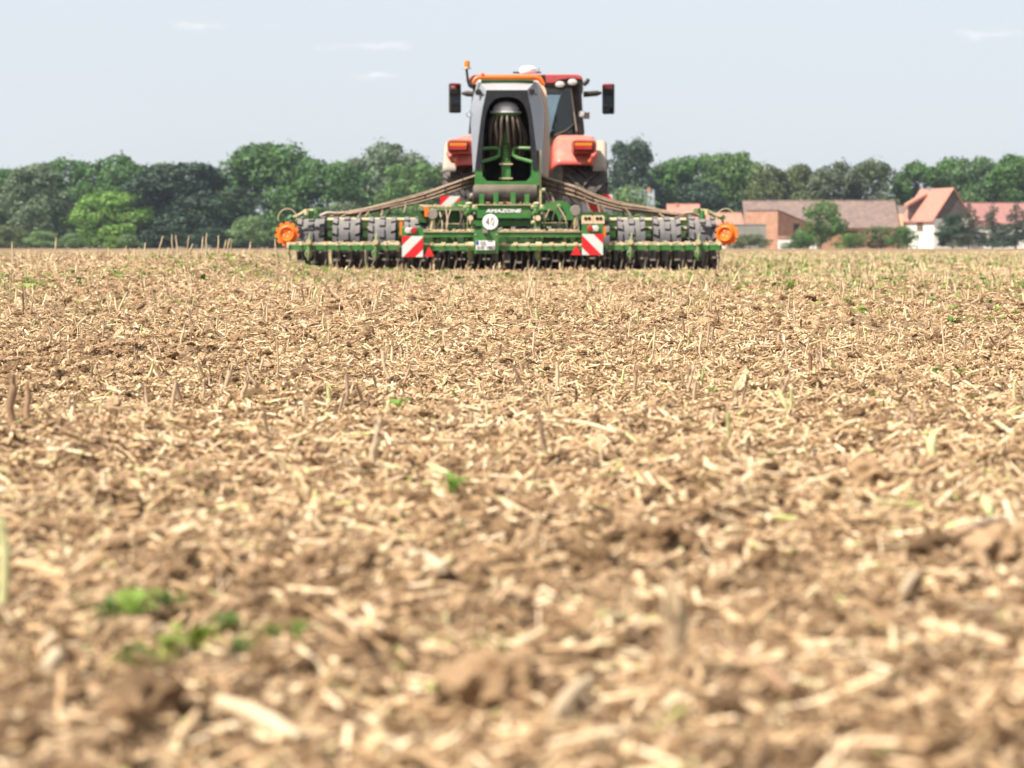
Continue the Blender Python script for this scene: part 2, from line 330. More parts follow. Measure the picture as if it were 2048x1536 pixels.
# ------------------------------------------------------------------ the field
def _hash(ix, iy, s):
    h = (ix.astype(np.int64) * 374761393 + iy.astype(np.int64) * 668265263 + s * 1442695041) & 0xffffffff
    h = ((h ^ (h >> 13)) * 1274126177) & 0xffffffff
    return ((h ^ (h >> 16)) & 0xffff) / 65535.0
def vn(x, y, s):
    ix, iy = np.floor(x), np.floor(y); fx, fy = x - ix, y - iy
    fx = fx * fx * (3 - 2 * fx); fy = fy * fy * (3 - 2 * fy)
    a = _hash(ix, iy, s) * (1 - fx) + _hash(ix + 1, iy, s) * fx
    c = _hash(ix, iy + 1, s) * (1 - fx) + _hash(ix + 1, iy + 1, s) * fx
    return a * (1 - fy) + c * fy
def sstep(a, b, x):
    t = np.clip((x - a) / (b - a), 0, 1); return t * t * (3 - 2 * t)
def height(x, y):
    x = np.asarray(x, float); y = np.asarray(y, float)
    xr, yr = x * .83 + y * .56, y * .83 - x * .56
    z = .07 * (vn(xr / 3.1, yr / 3.1, 1) - .5) + .035 * (vn(x / .9, y / .9, 2) - .5) + .03 * (vn(xr / .37, yr / .37, 3) - .5)
    z += .055 * np.clip(vn(x / .15, y / .15, 4) - .55, 0, 1) + .045 * np.clip(vn(xr / .085, yr / .085, 5) - .5, 0, 1) + .018 * (vn(x / .042, y / .042, 6) - .5) + .008 * (vn(xr / .018, yr / .018, 8) - .5)
    z = z * (1 - .55 * sstep(26, 31, y) * sstep(3.6, 3.0, np.abs(x))) 
    z += .25 * np.exp(-((y - 25) / 5.0) ** 2) * sstep(-2.15, -3.1, x)           # a low swell on the left, where tall stalks stand
    z -= .05 * sstep(45, 120, y)
    return z
ys = [-6, -3, -1.2, 0]; y = .5
while y < 70: ys.append(y); y += max(.0058 * y, .006) if y > 1.1 else .04
while y < 900: ys.append(y); y *= 1.05
ys.append(900.0)
ys = np.array(ys)
sc_ = np.linspace(-1, 1, 520); ext = np.array([1.06, 1.14, 1.25, 1.4, 1.65, 2.0])
sc_ = np.concatenate([-ext[::-1], sc_, ext])
hw = .27 * np.clip(ys, 0, None) + 1.2
X = sc_[None, :] * hw[:, None]; Y = np.repeat(ys[:, None], len(sc_), 1)
side = np.full((len(ys), 1), 640.0)
X = np.concatenate([-side, X, side], 1); Y = np.concatenate([ys[:, None], Y, ys[:, None]], 1)
Z = height(X, Y); Z[:, 0] = Z[:, 1] = Z[:, -1] = Z[:, -2] = -.02
nr, nc = X.shape
me = bpy.data.meshes.new('field')
idx = np.arange(nr * nc).reshape(nr, nc)
quads = np.stack([idx[:-1, :-1], idx[:-1, 1:], idx[1:, 1:], idx[1:, :-1]], -1).reshape(-1, 4)
me.vertices.add(nr * nc); me.vertices.foreach_set('co', np.stack([X, Y, Z], -1).astype(np.float32).ravel())
me.loops.add(quads.size); me.loops.foreach_set('vertex_index', quads.astype(np.int32).ravel())
me.polygons.add(len(quads)); me.polygons.foreach_set('loop_start', np.arange(0, quads.size, 4, dtype=np.int32))
me.update(); me.validate(); me.shade_smooth(); me.materials.append(MATS['soil'])
fo = bpy.data.objects.new('field', me); COL.objects.link(fo); tag(fo, 'wide stubble field of dry tilled brown soil', None, None, 'structure')

def gz(x, y): return float(height(np.array([x]), np.array([y]))[0])

# ------------------------------------------------------------------ loose cover: pieces shared by many instances
def hidden_collection(name, meshes):
    c = bpy.data.collections.new(name)
    for i, me in enumerate(meshes):
        o = bpy.data.objects.new('%s_%02d' % (name, i), me); c.objects.link(o)
    return c
def scatter(name, pts, rot, scl, var, coll, label):
    me = bpy.data.meshes.new(name); me.vertices.add(len(pts)); me.vertices.foreach_set('co', pts.astype(np.float32).ravel())
    a = me.attributes.new('rot', 'FLOAT_VECTOR', 'POINT'); a.data.foreach_set('vector', rot.astype(np.float32).ravel())
    a = me.attributes.new('scl', 'FLOAT_VECTOR', 'POINT'); a.data.foreach_set('vector', scl.astype(np.float32).ravel())
    a = me.attributes.new('var', 'INT', 'POINT'); a.data.foreach_set('value', var.astype(np.int32))
    o = bpy.data.objects.new(name, me); COL.objects.link(o); tag(o, label, None, None, 'stuff')
    ng = bpy.data.node_groups.new(name, 'GeometryNodeTree')
    ng.interface.new_socket('Geometry', in_out='INPUT', socket_type='NodeSocketGeometry'); ng.interface.new_socket('Geometry', in_out='OUTPUT', socket_type='NodeSocketGeometry')
    N, L = ng.nodes, ng.links
    gi, go = N.new('NodeGroupInput'), N.new('NodeGroupOutput')
    ci = N.new('GeometryNodeCollectionInfo'); ci.inputs['Collection'].default_value = coll
    ci.inputs['Separate Children'].default_value = True; ci.inputs['Reset Children'].default_value = True
    ip = N.new('GeometryNodeInstanceOnPoints'); ip.inputs['Pick Instance'].default_value = True
    def attr(nm, ty):
        q = N.new('GeometryNodeInputNamedAttribute'); q.data_type = ty; q.inputs['Name'].default_value = nm; return q.outputs['Attribute']
    L.new(gi.outputs[0], ip.inputs['Points']); L.new(ci.outputs[0], ip.inputs['Instance'])
    L.new(attr('var', 'INT'), ip.inputs['Instance Index']); L.new(attr('rot', 'FLOAT_VECTOR'), ip.inputs['Rotation']); L.new(attr('scl', 'FLOAT_VECTOR'), ip.inputs['Scale'])
    L.new(ip.outputs[0], go.inputs[0])
    md = o.modifiers.new('cover', 'NODES'); md.node_group = ng
    return o
rnd = random.Random(11)
def strip_piece(L, W, bend, curl, seg=3):
    """split flat splinter of straw, curled across and bent along, with thickness"""
    m = MB(); rows = []
    for i in range(seg + 1):
        t = i / seg - .5; w_ = W * (1 - .5 * abs(t) ** 1.5 * rnd.uniform(.4, 1.6)); ang = bend * t
        cx = L * t; cz = -abs(ang) * L * .25 + rnd.uniform(-1, 1) * W * .15; jy = rnd.uniform(-.2, .2) * W
        rows.append([(cx, jy - w_ / 2, cz + curl * W), (cx, jy, cz), (cx, jy + w_ / 2, cz + curl * W)])
    vs = [p for r_ in rows for p in r_]; n_ = len(vs); vs += [(p[0], p[1], p[2] + max(.0008, W * .12)) for p in vs]
    fs = []
    for i in range(seg):
        for j in range(2):
            a = i * 3 + j; fs.append((a, a + 3, a + 4, a + 1)); fs.append((a + n_, a + 1 + n_, a + 4 + n_, a + 3 + n_))
        for j in (0, 2): a = i * 3 + j; fs.append((a, a + n_, a + 3 + n_, a + 3))
    e = seg * 3; fs += [(0, 1, 1 + n_, n_), (1, 2, 2 + n_, 1 + n_), (e, e + n_, e + 1 + n_, e + 1), (e + 1, e + 1 + n_, e + 2 + n_, e + 2)]
    m.add(vs, fs); return m
def tube_piece(L, r, bend, n_=6):
    m = MB(); pts = [Vector((L * (i / 3 - .5), 0, bend * L * (1 - (2 * i / 3 - 1) ** 2) * .3)) for i in range(4)]
    return m.tube(pts, [r * rnd.uniform(.8, 1.1) for _ in pts], n_)
straw_meshes = []
for i in range(10): straw_meshes.append(strip_piece(rnd.uniform(.03, .085), rnd.uniform(.003, .009), rnd.uniform(-.35, .35), rnd.uniform(-.3, .35)).mesh('straw_piece', 'straw', 0))
for i in range(7): straw_meshes.append(tube_piece(rnd.uniform(.03, .11), rnd.uniform(.0022, .0055), rnd.uniform(-.2, .2)).mesh('straw_piece', 'straw', 50))
for i in range(6): straw_meshes.append(strip_piece(rnd.uniform(.015, .03), rnd.uniform(.008, .018), rnd.uniform(-1, 1), rnd.uniform(-.5, .6)).mesh('straw_piece', 'straw', 0))
for i in range(9): straw_meshes.append(strip_piece(rnd.uniform(.008, .02), rnd.uniform(.002, .006), rnd.uniform(-.5, .5), rnd.uniform(-.3, .3), 2).mesh('straw_piece', 'straw', 0))
for i in range(6): straw_meshes.append(tube_piece(rnd.uniform(.05, .13), rnd.uniform(.0010, .0018), rnd.uniform(-.4, .4), 4).mesh('straw_piece', 'straw', 50))
straw_c = hidden_collection('straw_piece', straw_meshes)
def clod_mesh(sub, seed, rough=.45):
    bm = bmesh.new(); bmesh.ops.create_icosphere(bm, subdivisions=sub, radius=1.0)
    off = Vector((seed * 7.3, seed * 1.7, seed * 3.1))
    sq = (rnd.uniform(.75, 1.2), rnd.uniform(.75, 1.2), rnd.uniform(.55, .85))
    for v in bm.verts:
        k = 1 + rough * mnoise.noise(v.co * 1.1 + off) + rough * .8 * mnoise.noise(v.co * 2.6 + off) + rough * .5 * mnoise.noise(v.co * 6 + off) + rough * .25 * mnoise.noise(v.co * 13 + off)
        v.co = Vector((v.co.x * sq[0], v.co.y * sq[1], v.co.z * sq[2])) * k
    me = bpy.data.meshes.new('clod'); bm.to_mesh(me); bm.free(); me.materials.append(MATS['clod']); me.shade_smooth(); me.set_sharp_from_angle(angle=R(35)); return me
clod_meshes = [clod_mesh(4 if i < 4 else 3, i, .5) for i in range(8)]
clod_c = hidden_collection('soil_clod', clod_meshes)
def zone(y0, y1, dens, margin=1.1):
    area = .228 * (y1 * y1 - y0 * y0) + 2 * margin * (y1 - y0); k = int(area * dens)
    yy = np.sqrt(RNG.uniform(y0 * y0, y1 * y1, int(k * 1.25))); half = .228 * yy + margin
    # uniform over the wedge plus its margins
    xx = RNG.uniform(-1, 1, len(yy)) * half
    return xx[:k], yy[:k]
def machine_free(x, y):
    return ~((np.abs(x + .08) < 3.1) & (y > 32.4) & (y < 34.8))
def cover(x, y):
    """how thick the straw lies: bands along the driving direction and patches"""
    return .42 * vn(x / .9 + 3, y / 4.2, 21) + .33 * vn(x / .55, y / .8, 23) + .25 * vn(x / .2, y / .2, 22)
def place(zones, sink, tilt, smin, smax, nvar, patch, thr, lift=0.0):
    ps, rs, ss = [], [], []
    for (y0, y1, dens, sc) in zones:
        x, y = zone(y0, y1, dens)
        dmap = cover(x, y)
        keep = (RNG.uniform(0, 1, len(x)) < np.clip((dmap - thr) * patch + .5, .16, 1)) & machine_free(x, y); x, y = x[keep], y[keep]
        z = height(x, y); k = len(x); s = (smin + (smax - smin) * RNG.power(.62, k)) * sc
        r = np.stack([RNG.normal(0, tilt, k), RNG.normal(0, tilt, k), RNG.uniform(0, 6.283, k)], -1)
        z = z + lift * s - sink * s
        ps.append(np.stack([x, y, z], -1)); rs.append(r); ss.append(np.repeat(s[:, None], 3, 1))
    p, r, s = np.concatenate(ps), np.concatenate(rs), np.concatenate(ss)
    return p, r, s, RNG.integers(0, nvar, len(p))
p, r, s, v = place([(1.0, 4.5, 17000, .54), (4.5, 8, 17500, .52), (8, 16, 8000, .63), (16, 30, 2700, .88), (30, 60, 300, 1.5), (60, 150, 30, 3.0)], -.006, .34, .25, 1.35, len(straw_meshes), 4.4, .425)
scatter('straw_litter', p, r, s, v, straw_c, 'chopped pale straw and stalk litter covering the field')
print('straw', len(p))
# small crumbs and bigger lumps of soil
sz = lambda k, a, b_: a + (b_ - a) * RNG.power(.35, k)
P_, R_, S_ = [], [], []
for (y0, y1, dens, a, b_) in ((1.0, 4.5, 6500, .003, .012), (4.5, 9, 2200, .004, .015), (9, 20, 260, .007, .024), (1.2, 7, 7, .018, .032), (7, 30, 3, .02, .04)):
    x, y = zone(y0, y1, dens); dm = .55 * (1 - cover(x, y)) + .45 * vn(x / .3, y / .3, 32)
    keep = (RNG.uniform(0, 1, len(x)) < np.clip((dm - .5) * 3 + .55, .1, 1)) & machine_free(x, y); x, y = x[keep], y[keep]; k = len(x)
    s = sz(k, a, b_); P_.append(np.stack([x, y, height(x, y) + s * .15], -1)); R_.append(RNG.uniform(0, 6.283, (k, 3)) * [.15, .15, 1]); S_.append(np.repeat(s[:, None], 3, 1) * RNG.uniform(.75, 1.25, (k, 3)))
k = 700; x = RNG.uniform(-3.2, 3.0, k); y = RNG.uniform(31.6, 32.5, k); s = sz(k, .008, .045); P_.append(np.stack([x, y, height(x, y) + s * .3], -1)); R_.append(RNG.uniform(0, 6.283, (k, 3)) * [.15, .15, 1]); S_.append(np.repeat(s[:, None], 3, 1))
p, r, s = np.concatenate(P_), np.concatenate(R_), np.concatenate(S_)
scatter('soil_crumbs', p, r, s, RNG.integers(0, len(clod_meshes), len(p)), clod_c, 'crumbly brown soil lumps lying between the straw')
print('clods', len(p))
# standing stubble
def stalk_mesh(h, r, lean, hollow=True):
    m = MB(); n_ = 8; pts = []; wx_ = [rnd.uniform(-.6, .6) * (i > 0) for i in range(5)]; wy_ = [rnd.uniform(-.6, .6) * (i > 0) for i in range(5)]
    for i in range(5):
        t = i / 4; pts.append(Vector((lean * h * t * t + wx_[i] * r, wy_[i] * r, -.02 + (h + .02) * t)))
    rs = [r * q_ * rnd.uniform(.85, 1.12) for q_ in (1.3, 1.0, .92, 1.05, .78)]
    m.tube(pts, rs, n_, cap=False)
    k = len(m.v)
    cut = rnd.uniform(.5, 2.2) * r                     # slanting torn top
    for j in range(n_):
        q = m.v[k - n_ + j]; m.v[k - n_ + j] = (q[0], q[1], q[2] + cut * math.cos(2 * math.pi * j / n_ + lean * 5) + rnd.uniform(-.3, .5) * r)
    top = [m.v[k - n_ + j] for j in range(n_)]; c = pts[-1]
    inner = [(c.x + (t_[0] - c.x) * .6, c.y + (t_[1] - c.y) * .6, t_[2] - r * .1) for t_ in top]; deep = [(q[0], q[1], c.z - 3 * r) for q in inner]
    m.add(top + inner + deep, [(j, (j + 1) % n_, n_ + (j + 1) % n_, n_ + j) for j in range(n_)] + [(n_ + j, n_ + (j + 1) % n_, 2 * n_ + (j + 1) % n_, 2 * n_ + j) for j in range(n_)] + [[2 * n_ + j for j in range(n_)]])
    if rnd.random() < .5:                              # a torn sheath hanging on the stalk
        a = rnd.uniform(0, 6.28); b0 = Vector((math.cos(a), math.sin(a), 0)); z0 = h * rnd.uniform(.3, .7)
        t0 = Vector((-b0.y, b0.x, 0)) * r * .8
        q = [b0 * r * .9 + Vector((0, 0, z0)), b0 * r * 2.2 + Vector((0, 0, z0 + h * .25)), b0 * r * 4.2 + Vector((0, 0, z0 + h * .22))]
        m.add([q[0] - t0, q[0] + t0, q[1] + t0, q[1] - t0, q[2] + t0 * .3, q[2] - t0 * .3], [(0, 1, 2, 3), (3, 2, 4, 5)])
    return m.mesh('stalk', 'stalk', 50)
stalk_meshes = [stalk_mesh(rnd.uniform(.04, .13), rnd.uniform(.003, .0075), rnd.uniform(-.35, .35)) for i in range(12)]
stalk_c = hidden_collection('stubble_piece', stalk_meshes)
P_, R_, S_ = [], [], []
for (y0, y1, dens, sc) in ((2.0, 5, 5, .6), (5, 12, 20, .75), (12, 30, 18, .95), (30, 110, 9, 1.3)):
    x, y = zone(y0, y1, dens); keep = machine_free(x, y) & (RNG.uniform(0, 1, len(x)) < np.where((np.abs(x + .1) < 3) & (y < 40), .6, 1)); x, y = x[keep], y[keep]; k = len(x); s = RNG.uniform(.5, 1.15, k) * sc
    x = np.where(RNG.random(k) < .75, np.round((x - .008 * y) / .45) * .45 + .008 * y + RNG.normal(0, .035, k), x)      # old crop rows
    P_.append(np.stack([x, y, height(x, y)], -1)); R_.append(np.stack([RNG.normal(0, .22, k), RNG.normal(0, .22, k), RNG.uniform(0, 6.283, k)], -1)); S_.append(np.repeat(s[:, None], 3, 1))
p, r, s = np.concatenate(P_), np.concatenate(R_), np.concatenate(S_)
scatter('stubble', p, r, s, RNG.integers(0, len(stalk_meshes), len(p)), stalk_c, 'scattered short dry stubble standing all over the field')
# weeds
def weed_mesh(n_leaf, size, up, blade=False, spread=.5):
    m = MB()
    for i in range(n_leaf):
        a = rnd.uniform(0, 6.283); L = size * rnd.uniform(.5, 1.1); W = L * (rnd.uniform(.1, .18) if blade else rnd.uniform(.4, .65)); el = rnd.uniform(.2, 1.1) * up
        d = Vector((math.cos(a), math.sin(a), 0)); t = Vector((-d.y, d.x, 0)); b0 = d * rnd.uniform(0, size * spread) * (1 if spread < 1 else rnd.uniform(.3, 1)) + Vector((0, 0, rnd.uniform(0, size * .35) * up))
        q0 = b0; q1 = b0 + (d * math.cos(el) + Vector((0, 0, math.sin(el)))) * L * .5; q2 = q1 + (d * math.cos(el * .5) + Vector((0, 0, math.sin(el * .3) - .15))) * L * .5
        k = Vector((0, 0, W * .18))
        m.add([q0 - t * W * .12, q0 + t * W * .12, q1 + t * W * .5 + k, q1, q1 - t * W * .5 + k, q2], [(0, 1, 2, 3), (0, 3, 4), (3, 2, 5), (4, 3, 5)])
        if not blade: m.tube([Vector((0, 0, -.005)), q0], size * .02, 3)
    return m.mesh('leaf_tuft', 'weed', 60)
weed_meshes = [weed_mesh(rnd.randint(5, 11), .03, 1) for i in range(4)] + [weed_mesh(14, .06, 1.2, True) for i in range(3)] + [weed_mesh(rnd.randint(12, 18), .045, 1) for i in range(3)] + [weed_mesh(50, .013, 1.3, False, 3.2) for i in range(3)]
weed_c = hidden_collection('weed_piece', weed_meshes)
P_, S_ = [], []
for (y0, y1, dens, sc) in ((1.6, 6, 5.0, .55), (6, 16, 16, .8), (16, 34, 20, 1.25), (34, 130, 7, 2.0)):
    x, y = zone(y0, y1, dens); dm = vn(x / 2.3 + 5, y / 4.3, 41) + .22 * sstep(.02 * y, .2 * y, np.abs(x)) * (y > 12) + .12 * (y > 40)
    keep = (dm > .56) & (RNG.uniform(0, 1, len(x)) < .85) & machine_free(x, y); x, y = x[keep], y[keep]; k = len(x); s = RNG.uniform(.5, 1.2, k) * sc
    P_.append(np.stack([x, y, height(x, y) + .004], -1)); S_.append(np.repeat(s[:, None], 3, 1))
p, s = np.concatenate(P_), np.concatenate(S_)
scatter('weed_cover', p, np.stack([RNG.normal(0, .15, len(p)), RNG.normal(0, .15, len(p)), RNG.uniform(0, 6.28, len(p))], -1), s, RNG.integers(0, len(weed_meshes), len(p)), weed_c, 'small green weeds sprouting thinly through the straw')

# ------------------------------------------------------------------ the far trees, bushes
def crown_mesh(kind, seed, n_leaf):
    rr = np.random.default_rng(seed); lobes = []
    if kind == 'conifer':
        for i in range(26):
            t = (i + .5) / 26; rad = .5 * (1 - t) ** .8 * (.75 + .5 * rr.random()); a = rr.uniform(0, 6.28)
            lobes.append((math.cos(a) * rad * .55, math.sin(a) * rad * .55, .06 + .9 * t, rad * .62 + .03, .055))
    else:
        nl = {'round': 80, 'tall': 84, 'bush': 40, 'wide': 96}[kind]
        for i in range(nl):
            a = rr.uniform(0, 6.28); t = rr.random()
            if kind == 'bush': z = .06 + .72 * t; rad = .38 * math.sqrt(max(0, 1 - (t * .95) ** 2)); s = rr.uniform(.14, .22)
            elif kind == 'tall': z = .08 + .80 * t; rad = .36 * math.sin(math.pi * min(1, .25 + .72 * t)) + .05; s = rr.uniform(.11, .18)
            elif kind == 'wide': z = .08 + .78 * t; rad = .42 * math.sqrt(max(0, 1 - (t * 1.0) ** 2.4)) + .03; s = rr.uniform(.10, .18)
            else: z = .09 + .76 * t; rad = .41 * math.sqrt(max(0, 1 - (abs(t - .35) * 1.4) ** 2)); s = rr.uniform(.11, .19)
            if i % 4: s *= rr.uniform(.35, .75); rad *= 1.12
            rad *= math.sqrt(rr.uniform(.35, 1)) * (.85 + .3 * math.sin(a * 3 + seed) * math.sin(z * 9 + seed)); lobes.append((math.cos(a) * rad, math.sin(a) * rad, z, s, s * rr.uniform(.55, .9)))
    lobes = np.array(lobes); wgt = lobes[:, 3] ** 1.6; pick = rr.choice(len(lobes), n_leaf, p=wgt / wgt.sum()); L = lobes[pick]
    d = rr.normal(0, 1, (n_leaf, 3)); d[:, 2] += .25; d /= np.linalg.norm(d, axis=1)[:, None]
    rad = 1 - np.abs(rr.normal(0, .16, n_leaf)) + (rr.random(n_leaf) < .16) * rr.uniform(0, .4, n_leaf)
    c = L[:, :3] + d * np.stack([L[:, 3], L[:, 3], L[:, 4]], -1) * rad[:, None]
    nrm = d * .9 + rr.normal(0, .55, (n_leaf, 3)); nrm /= np.linalg.norm(nrm, axis=1)[:, None]
    t1 = np.cross(nrm, rr.normal(0, 1, (n_leaf, 3))); t1 /= np.linalg.norm(t1, axis=1)[:, None]; t2 = np.cross(nrm, t1)
    sz_ = rr.uniform(.009, .022, n_leaf)[:, None] * (1.35 if kind == 'bush' else 1.0)
    if kind != 'conifer':                              # bring the crown to unit height and width
        fz = 1 / np.percentile(c[:, 2], 99.8); fr = .5 / np.percentile(np.abs(c[:, 0]), 99.3); fy = .5 / np.percentile(np.abs(c[:, 1]), 99.3)
        c = c * [fr, fy, fz]; lobes = lobes.copy(); lobes[:, 0] *= fr; lobes[:, 1] *= fy; lobes[:, 2] *= fz
    # each clump: a bent five-cornered sprig of leaves
    v = np.stack([c - t1 * sz_, c + t2 * sz_ * .8 + nrm * sz_ * .25, c + t1 * sz_ * 1.1 - nrm * sz_ * .3, c - t2 * sz_ * .7 + nrm * sz_ * .1], 1)
    me = bpy.data.meshes.new('crown'); me.vertices.add(n_leaf * 4); me.vertices.foreach_set('co', v.astype(np.float32).ravel())
    me.loops.add(n_leaf * 4); me.loops.foreach_set('vertex_index', np.arange(n_leaf * 4, dtype=np.int32)); me.polygons.add(n_leaf); me.polygons.foreach_set('loop_start', np.arange(0, n_leaf * 4, 4, dtype=np.int32))
    me.update(); me.materials.append(MATS['leaves']); return me, lobes
def trunk_mesh(lobes, kind):
    m = MB(); top = .8 if kind != 'bush' else .5; r0 = .022 if kind != 'bush' else .014
    pts = [Vector((.01 * math.sin(i * 1.7), .01 * math.cos(i * 2.1), -.02 + top * i / 6)) for i in range(7)]
    m.tube(pts, [r0 * (1.15 - .95 * i / 6) for i in range(7)], 7)
    for q in lobes[:12]:
        e = Vector(q[:3]); b0 = pts[min(5, max(1, int(e.z / top * 6) - 1))]; mid = (b0 + e) / 2 + Vector((0, 0, .02)); m.tube([b0, mid, e], [r0 * .5, r0 * .3, r0 * .1], 5)
    return m.mesh('trunk', 'bark', 50)
TREE = {}
for kind, seeds, nlf in (('round', (1, 2, 3), 15000), ('tall', (4, 5), 13000), ('wide', (6, 7, 12), 17000), ('bush', (8, 9), 4500), ('conifer', (10, 11), 5000)):
    TREE[kind] = []
    for sd in seeds:
        cm_, lb = crown_mesh(kind, sd, nlf); TREE[kind].append((cm_, trunk_mesh(lb, kind)))
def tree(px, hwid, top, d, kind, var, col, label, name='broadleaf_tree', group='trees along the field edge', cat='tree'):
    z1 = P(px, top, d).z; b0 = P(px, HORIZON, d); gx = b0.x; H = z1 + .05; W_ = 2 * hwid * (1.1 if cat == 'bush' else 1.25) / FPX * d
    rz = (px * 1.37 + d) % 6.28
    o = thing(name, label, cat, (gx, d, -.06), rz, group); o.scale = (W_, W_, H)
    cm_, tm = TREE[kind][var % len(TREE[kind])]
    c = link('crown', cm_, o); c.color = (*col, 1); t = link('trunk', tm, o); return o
DK, MID, BRT, GRY, OLV, PAL = (.036, .066, .038), (.064, .136, .034), (.13, .235, .045), (.105, .15, .08), (.1, .128, .048), (.13, .21, .08)
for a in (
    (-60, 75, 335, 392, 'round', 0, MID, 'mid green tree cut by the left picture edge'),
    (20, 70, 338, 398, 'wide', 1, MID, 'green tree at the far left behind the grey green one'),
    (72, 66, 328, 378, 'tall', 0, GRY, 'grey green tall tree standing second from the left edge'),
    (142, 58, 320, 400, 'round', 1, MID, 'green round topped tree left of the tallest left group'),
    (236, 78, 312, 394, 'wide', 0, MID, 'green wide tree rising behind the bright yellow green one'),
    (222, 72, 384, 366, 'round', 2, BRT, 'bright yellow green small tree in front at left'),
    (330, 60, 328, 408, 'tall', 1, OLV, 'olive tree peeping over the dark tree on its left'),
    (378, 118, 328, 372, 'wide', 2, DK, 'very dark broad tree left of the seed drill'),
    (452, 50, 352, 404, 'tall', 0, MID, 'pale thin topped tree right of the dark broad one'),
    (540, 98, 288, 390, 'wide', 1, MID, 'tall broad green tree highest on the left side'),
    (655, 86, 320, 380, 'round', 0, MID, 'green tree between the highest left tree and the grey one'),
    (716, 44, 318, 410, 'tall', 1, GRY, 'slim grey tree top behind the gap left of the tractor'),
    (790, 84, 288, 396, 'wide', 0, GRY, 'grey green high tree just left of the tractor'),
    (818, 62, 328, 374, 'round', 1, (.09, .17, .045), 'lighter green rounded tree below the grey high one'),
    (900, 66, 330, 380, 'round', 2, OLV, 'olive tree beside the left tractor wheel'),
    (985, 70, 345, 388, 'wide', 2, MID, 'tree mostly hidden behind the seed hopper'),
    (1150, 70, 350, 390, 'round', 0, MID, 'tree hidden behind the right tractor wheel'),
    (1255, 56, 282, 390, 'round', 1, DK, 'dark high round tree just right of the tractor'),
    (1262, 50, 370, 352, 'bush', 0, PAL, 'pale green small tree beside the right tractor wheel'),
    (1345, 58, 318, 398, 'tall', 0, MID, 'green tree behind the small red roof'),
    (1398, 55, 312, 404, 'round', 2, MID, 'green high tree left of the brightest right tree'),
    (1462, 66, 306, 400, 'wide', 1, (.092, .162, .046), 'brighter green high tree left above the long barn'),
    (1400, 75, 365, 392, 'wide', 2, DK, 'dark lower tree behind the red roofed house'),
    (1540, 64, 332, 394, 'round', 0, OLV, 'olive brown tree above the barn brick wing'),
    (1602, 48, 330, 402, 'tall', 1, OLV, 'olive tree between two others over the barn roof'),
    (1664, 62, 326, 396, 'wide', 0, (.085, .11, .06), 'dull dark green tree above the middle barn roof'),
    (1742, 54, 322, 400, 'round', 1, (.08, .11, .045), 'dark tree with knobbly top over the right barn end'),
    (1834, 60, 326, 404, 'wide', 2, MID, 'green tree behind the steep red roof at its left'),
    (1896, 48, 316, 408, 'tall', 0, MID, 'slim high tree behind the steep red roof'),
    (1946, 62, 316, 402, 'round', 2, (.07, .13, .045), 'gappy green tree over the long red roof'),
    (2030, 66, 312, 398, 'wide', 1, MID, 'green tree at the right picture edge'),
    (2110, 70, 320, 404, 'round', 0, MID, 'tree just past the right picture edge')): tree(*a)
for a in (
    (12, 44, 452, 358, 'bush', 0, OLV, 'dull low bush at the left picture edge'),
    (88, 36, 462, 356, 'bush', 1, PAL, 'pale low bush second from the left edge'),
    (145, 26, 466, 354, 'bush', 0, PAL, 'small grey green bush left of the bright tree'),
    (224, 20, 472, 350, 'bush', 1, (.14, .24, .04), 'bright lime bush at the foot of the bright tree'),
    (256, 24, 468, 352, 'bush', 0, PAL, 'greyish bush right of the lime one'),
    (330, 60, 450, 360, 'bush', 1, DK, 'dark undergrowth bush below the very dark tree'),
    (430, 60, 455, 358, 'bush', 0, DK, 'dark undergrowth bush behind the tall dry stalks'),
    (498, 42, 432, 355, 'bush', 1, PAL, 'rounded pale topped bush left of the orange disc'),
    (610, 60, 430, 362, 'bush', 0, MID, 'bush behind the left end of the seed drill'),
    (700, 56, 404, 364, 'bush', 1, GRY, 'greyish bush behind the left hose bundle'),
    (790, 70, 410, 362, 'bush', 0, MID, 'bush behind the left hoses near the tractor'),
    (1300, 34, 446, 350, 'bush', 1, MID, 'bush behind the right hoses'),
    (1500, 40, 468, 345, 'bush', 0, OLV, 'low bush before the grey yard wall'),
    (1642, 48, 402, 340, 'bush', 1, (.07, .15, .03), 'fresh green round tree in front of the barn'),
    (1598, 30, 468, 338, 'bush', 1, MID, 'low bush left of the round tree before the barn'),
    (1700, 30, 466, 336, 'bush', 0, (.1, .17, .035), 'yellowish bush right of the round tree'),
    (1752, 42, 452, 345, 'bush', 1, OLV, 'olive bush below the barn eaves'),
    (1806, 30, 452, 342, 'bush', 0, (.06, .13, .03), 'green bush left of the white house'),
    (1905, 34, 428, 338, 'tall', 1, DK, 'dark shrub before the white gable')): tree(*a, name='bush', group='bushes along the field edge', cat='bush')
for a in (
    (1938, 27, 400, 336, 'conifer', 0, (.055, .075, .045), 'greyish conifer left in the row by the white house'),
    (1985, 30, 404, 335, 'conifer', 1, (.05, .07, .045), 'middle conifer before the long red roof'),
    (2032, 36, 402, 333, 'conifer', 0, (.028, .055, .035), 'darkest conifer at the right picture edge')): tree(*a, name='conifer', group='conifers by the white house')
